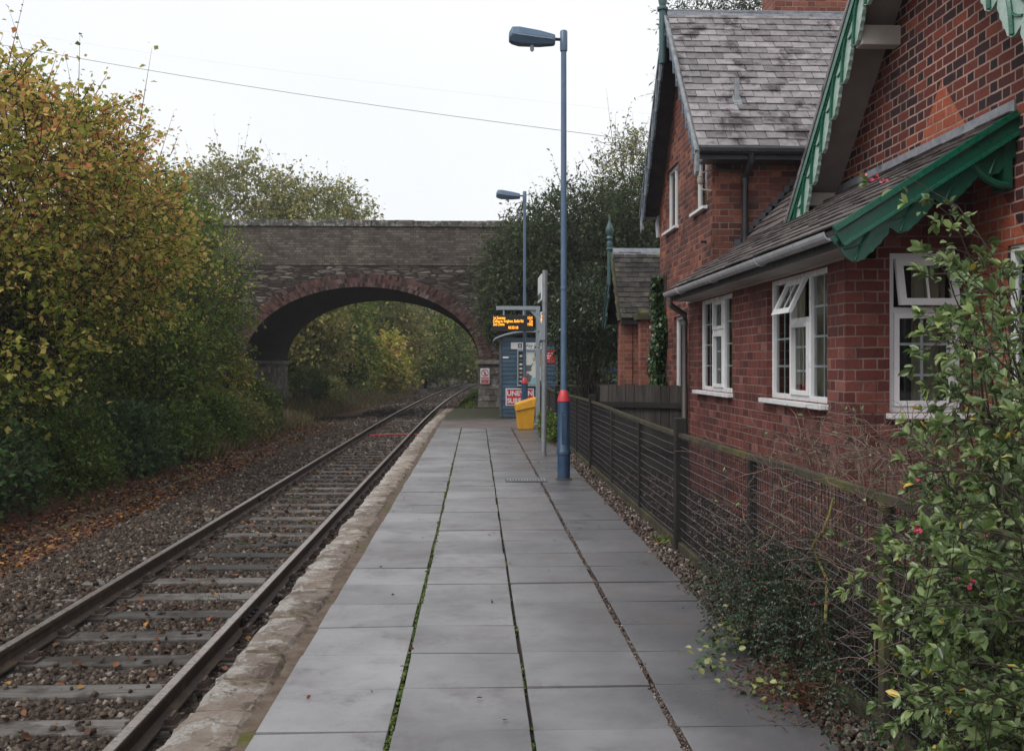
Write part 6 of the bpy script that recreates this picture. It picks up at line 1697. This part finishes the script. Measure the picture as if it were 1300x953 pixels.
def cotoneaster():
    t = thing('dark_evergreen_shrub', 'low dark fine leaved shrub with red berries spreading from the mesh fence', 'shrub', (1.8, 5.7, 0))
    rr = np.random.RandomState(9); LP = []; LDv = []; A = []; B = []; RA = []; RB = []; berries = []
    for k in range(400):
        b = np.array([rr.uniform(1.5, 2.05), rr.normal(5.45, 0.42), rr.uniform(0.0, 0.2)])
        th = rr.uniform(0, 2 * math.pi); ln = rr.uniform(0.2, 0.5)
        zt = rr.uniform(0.05, 0.5) if rr.rand() < 0.8 else rr.uniform(0.4, 0.75)
        tg = b + np.array([math.cos(th) * ln * (0.75 if math.cos(th) < 0 else 0.7), math.sin(th) * ln, 0]); tg[2] = zt
        if tg[0] < 1.25: tg[0] = 1.25 + rr.rand() * 0.25
        if b[0] < 1.66: tg[2] *= 0.7; zt *= 0.7
        mid = (b + tg) / 2; mid[2] = zt + 0.18
        tg[2] = zt * 0.7
        pts = bezier(b, mid, tg, 9)
        for i in range(8): A.append(pts[i]); B.append(pts[i + 1]); RA.append(0.002); RB.append(0.0013)
        for i in range(2, 9):
            for s_ in (-1, 1):      # fishbone side twigs
                dr = pts[min(i + 1, 8)] - pts[i - 1]; dr /= np.linalg.norm(dr) + 1e-9
                sd2 = np.cross(dr, [0, 0, 1.0]) * s_; sd2 /= np.linalg.norm(sd2) + 1e-9
                e = pts[i] + (sd2 * 0.9 + dr * 0.5) * rr.uniform(0.03, 0.07) * (1.15 - 0.08 * i)
                A.append(pts[i]); B.append(e); RA.append(0.0012); RB.append(0.0008)
                for q in range(7):
                    f = q / 6; p = pts[i] + (e - pts[i]) * f
                    LP.append(p); LDv.append(dr * 1.0 + rr.normal(size=3) * 0.35 + np.array([0, 0, 0.1]))
                if rr.rand() < 0.05: berries.append(e)
    LP = np.array(LP); n = len(LP)
    leaves('foliage', LP, np.array(LDv), rs.normal(size=(n, 3)) * 0.3 + [0, 0, 1.0], rs.uniform(0.010, 0.018, n), 0.009, M['leaf_coton'], t)
    V, F = twig_arrays(np.array(A), np.array(B), np.array(RA), np.array(RB))
    fast_mesh('stems', V, F, M['bark'], t, rs.rand(len(F)))
    o = stones('berries', np.array(berries), np.full(len(berries), 0.010), M['berry'], t, flat=0.9); o['kind'] = 'stuff'
cotoneaster()
# dark ground cover under the shrub
n = 5000
P = np.stack([rs.uniform(1.42, 2.75, n), rs.uniform(3.6, 7.2, n), rs.rand(n) ** 1.5 * 0.22], -1)
tag(leaves('ground_cover', P, unit(n), rs.normal(size=(n, 3)) * 0.6 + [0, 0, 1], 0.022, 0.014, M['leaf_coton'], None, rs.rand(n), 'leaf6'), 'dark small leaved ground cover beneath the shrubs at the fence', 'ground cover', kind='stuff')
n = 150
t = thing('variegated_ivy', 'cream edged ivy trailing onto the paving below the dark shrub', 'ivy', (1.3, 5.1, 0))
c = np.array([(1.3, 5.35, 0.10), (1.22, 5.15, 0.06), (1.38, 4.75, 0.05), (1.42, 5.5, 0.14)])
P = c[rs.randint(4, size=n)] + rs.normal(size=(n, 3)) * [0.06, 0.09, 0.03]; P[:, 2] = np.clip(P[:, 2], 0.015, 1)
leaves('foliage', P, unit(n) * [1, 1, 0.3], rs.normal(size=(n, 3)) * 0.4 + [0, -0.2, 1], 0.04, 0.034, M['leaf_varieg'], t, None, 'leaf6')
# vine on the fence
mb = MB(); pts = [(FX - 0.03 + 0.03 * math.sin(q * 1.3), 4.95 + 0.09 * math.sin(q * 1.1) + 0.03 * math.sin(q * 2.7), 0.0 + q * 0.085) for q in range(12)]
mb.tube(pts, [0.011 - 0.0005 * q for q in range(12)], 8)
tag(mb.build('vine_stem', M['vine'], smooth=True), 'wavy yellow green bare stem climbing the wire mesh', 'climber')
# brown dead fronds by the paving edge
n = 900
P = np.stack([rs.normal(size=n) * 0.12 + 1.5, rs.normal(size=n) * 0.22 + 4.75, rs.rand(n) * 0.08], -1)
tag(leaves('dead_fronds', P, unit(n) * [1, 1, 0.4], unit(n) + [0, 0, 0.8], 0.05, 0.008, M['litter'], None, rs.uniform(0, 0.6, n)), 'brown dead fronds heaped at the paving edge below the shrub', 'dead fronds', kind='stuff')

# thin damp air: one even volume round everything
mb = MB(); mb.box(-225, 225, -64, 250, -3.0, 24.0, 0.5)
ht = bpy.data.materials.new('haze'); ht.use_nodes = True; ht.node_tree.nodes.clear()
ho = ht.node_tree.nodes.new('ShaderNodeOutputMaterial'); hv = ht.node_tree.nodes.new('ShaderNodeVolumePrincipled')
hv.inputs['Color'].default_value = (0.93, 0.95, 1.0, 1); hv.inputs['Density'].default_value = 0.0007; hv.inputs['Anisotropy'].default_value = 0.2
ht.node_tree.links.new(hv.outputs[0], ho.inputs['Volume'])
tag(mb.build('haze', ht), kind='stuff')
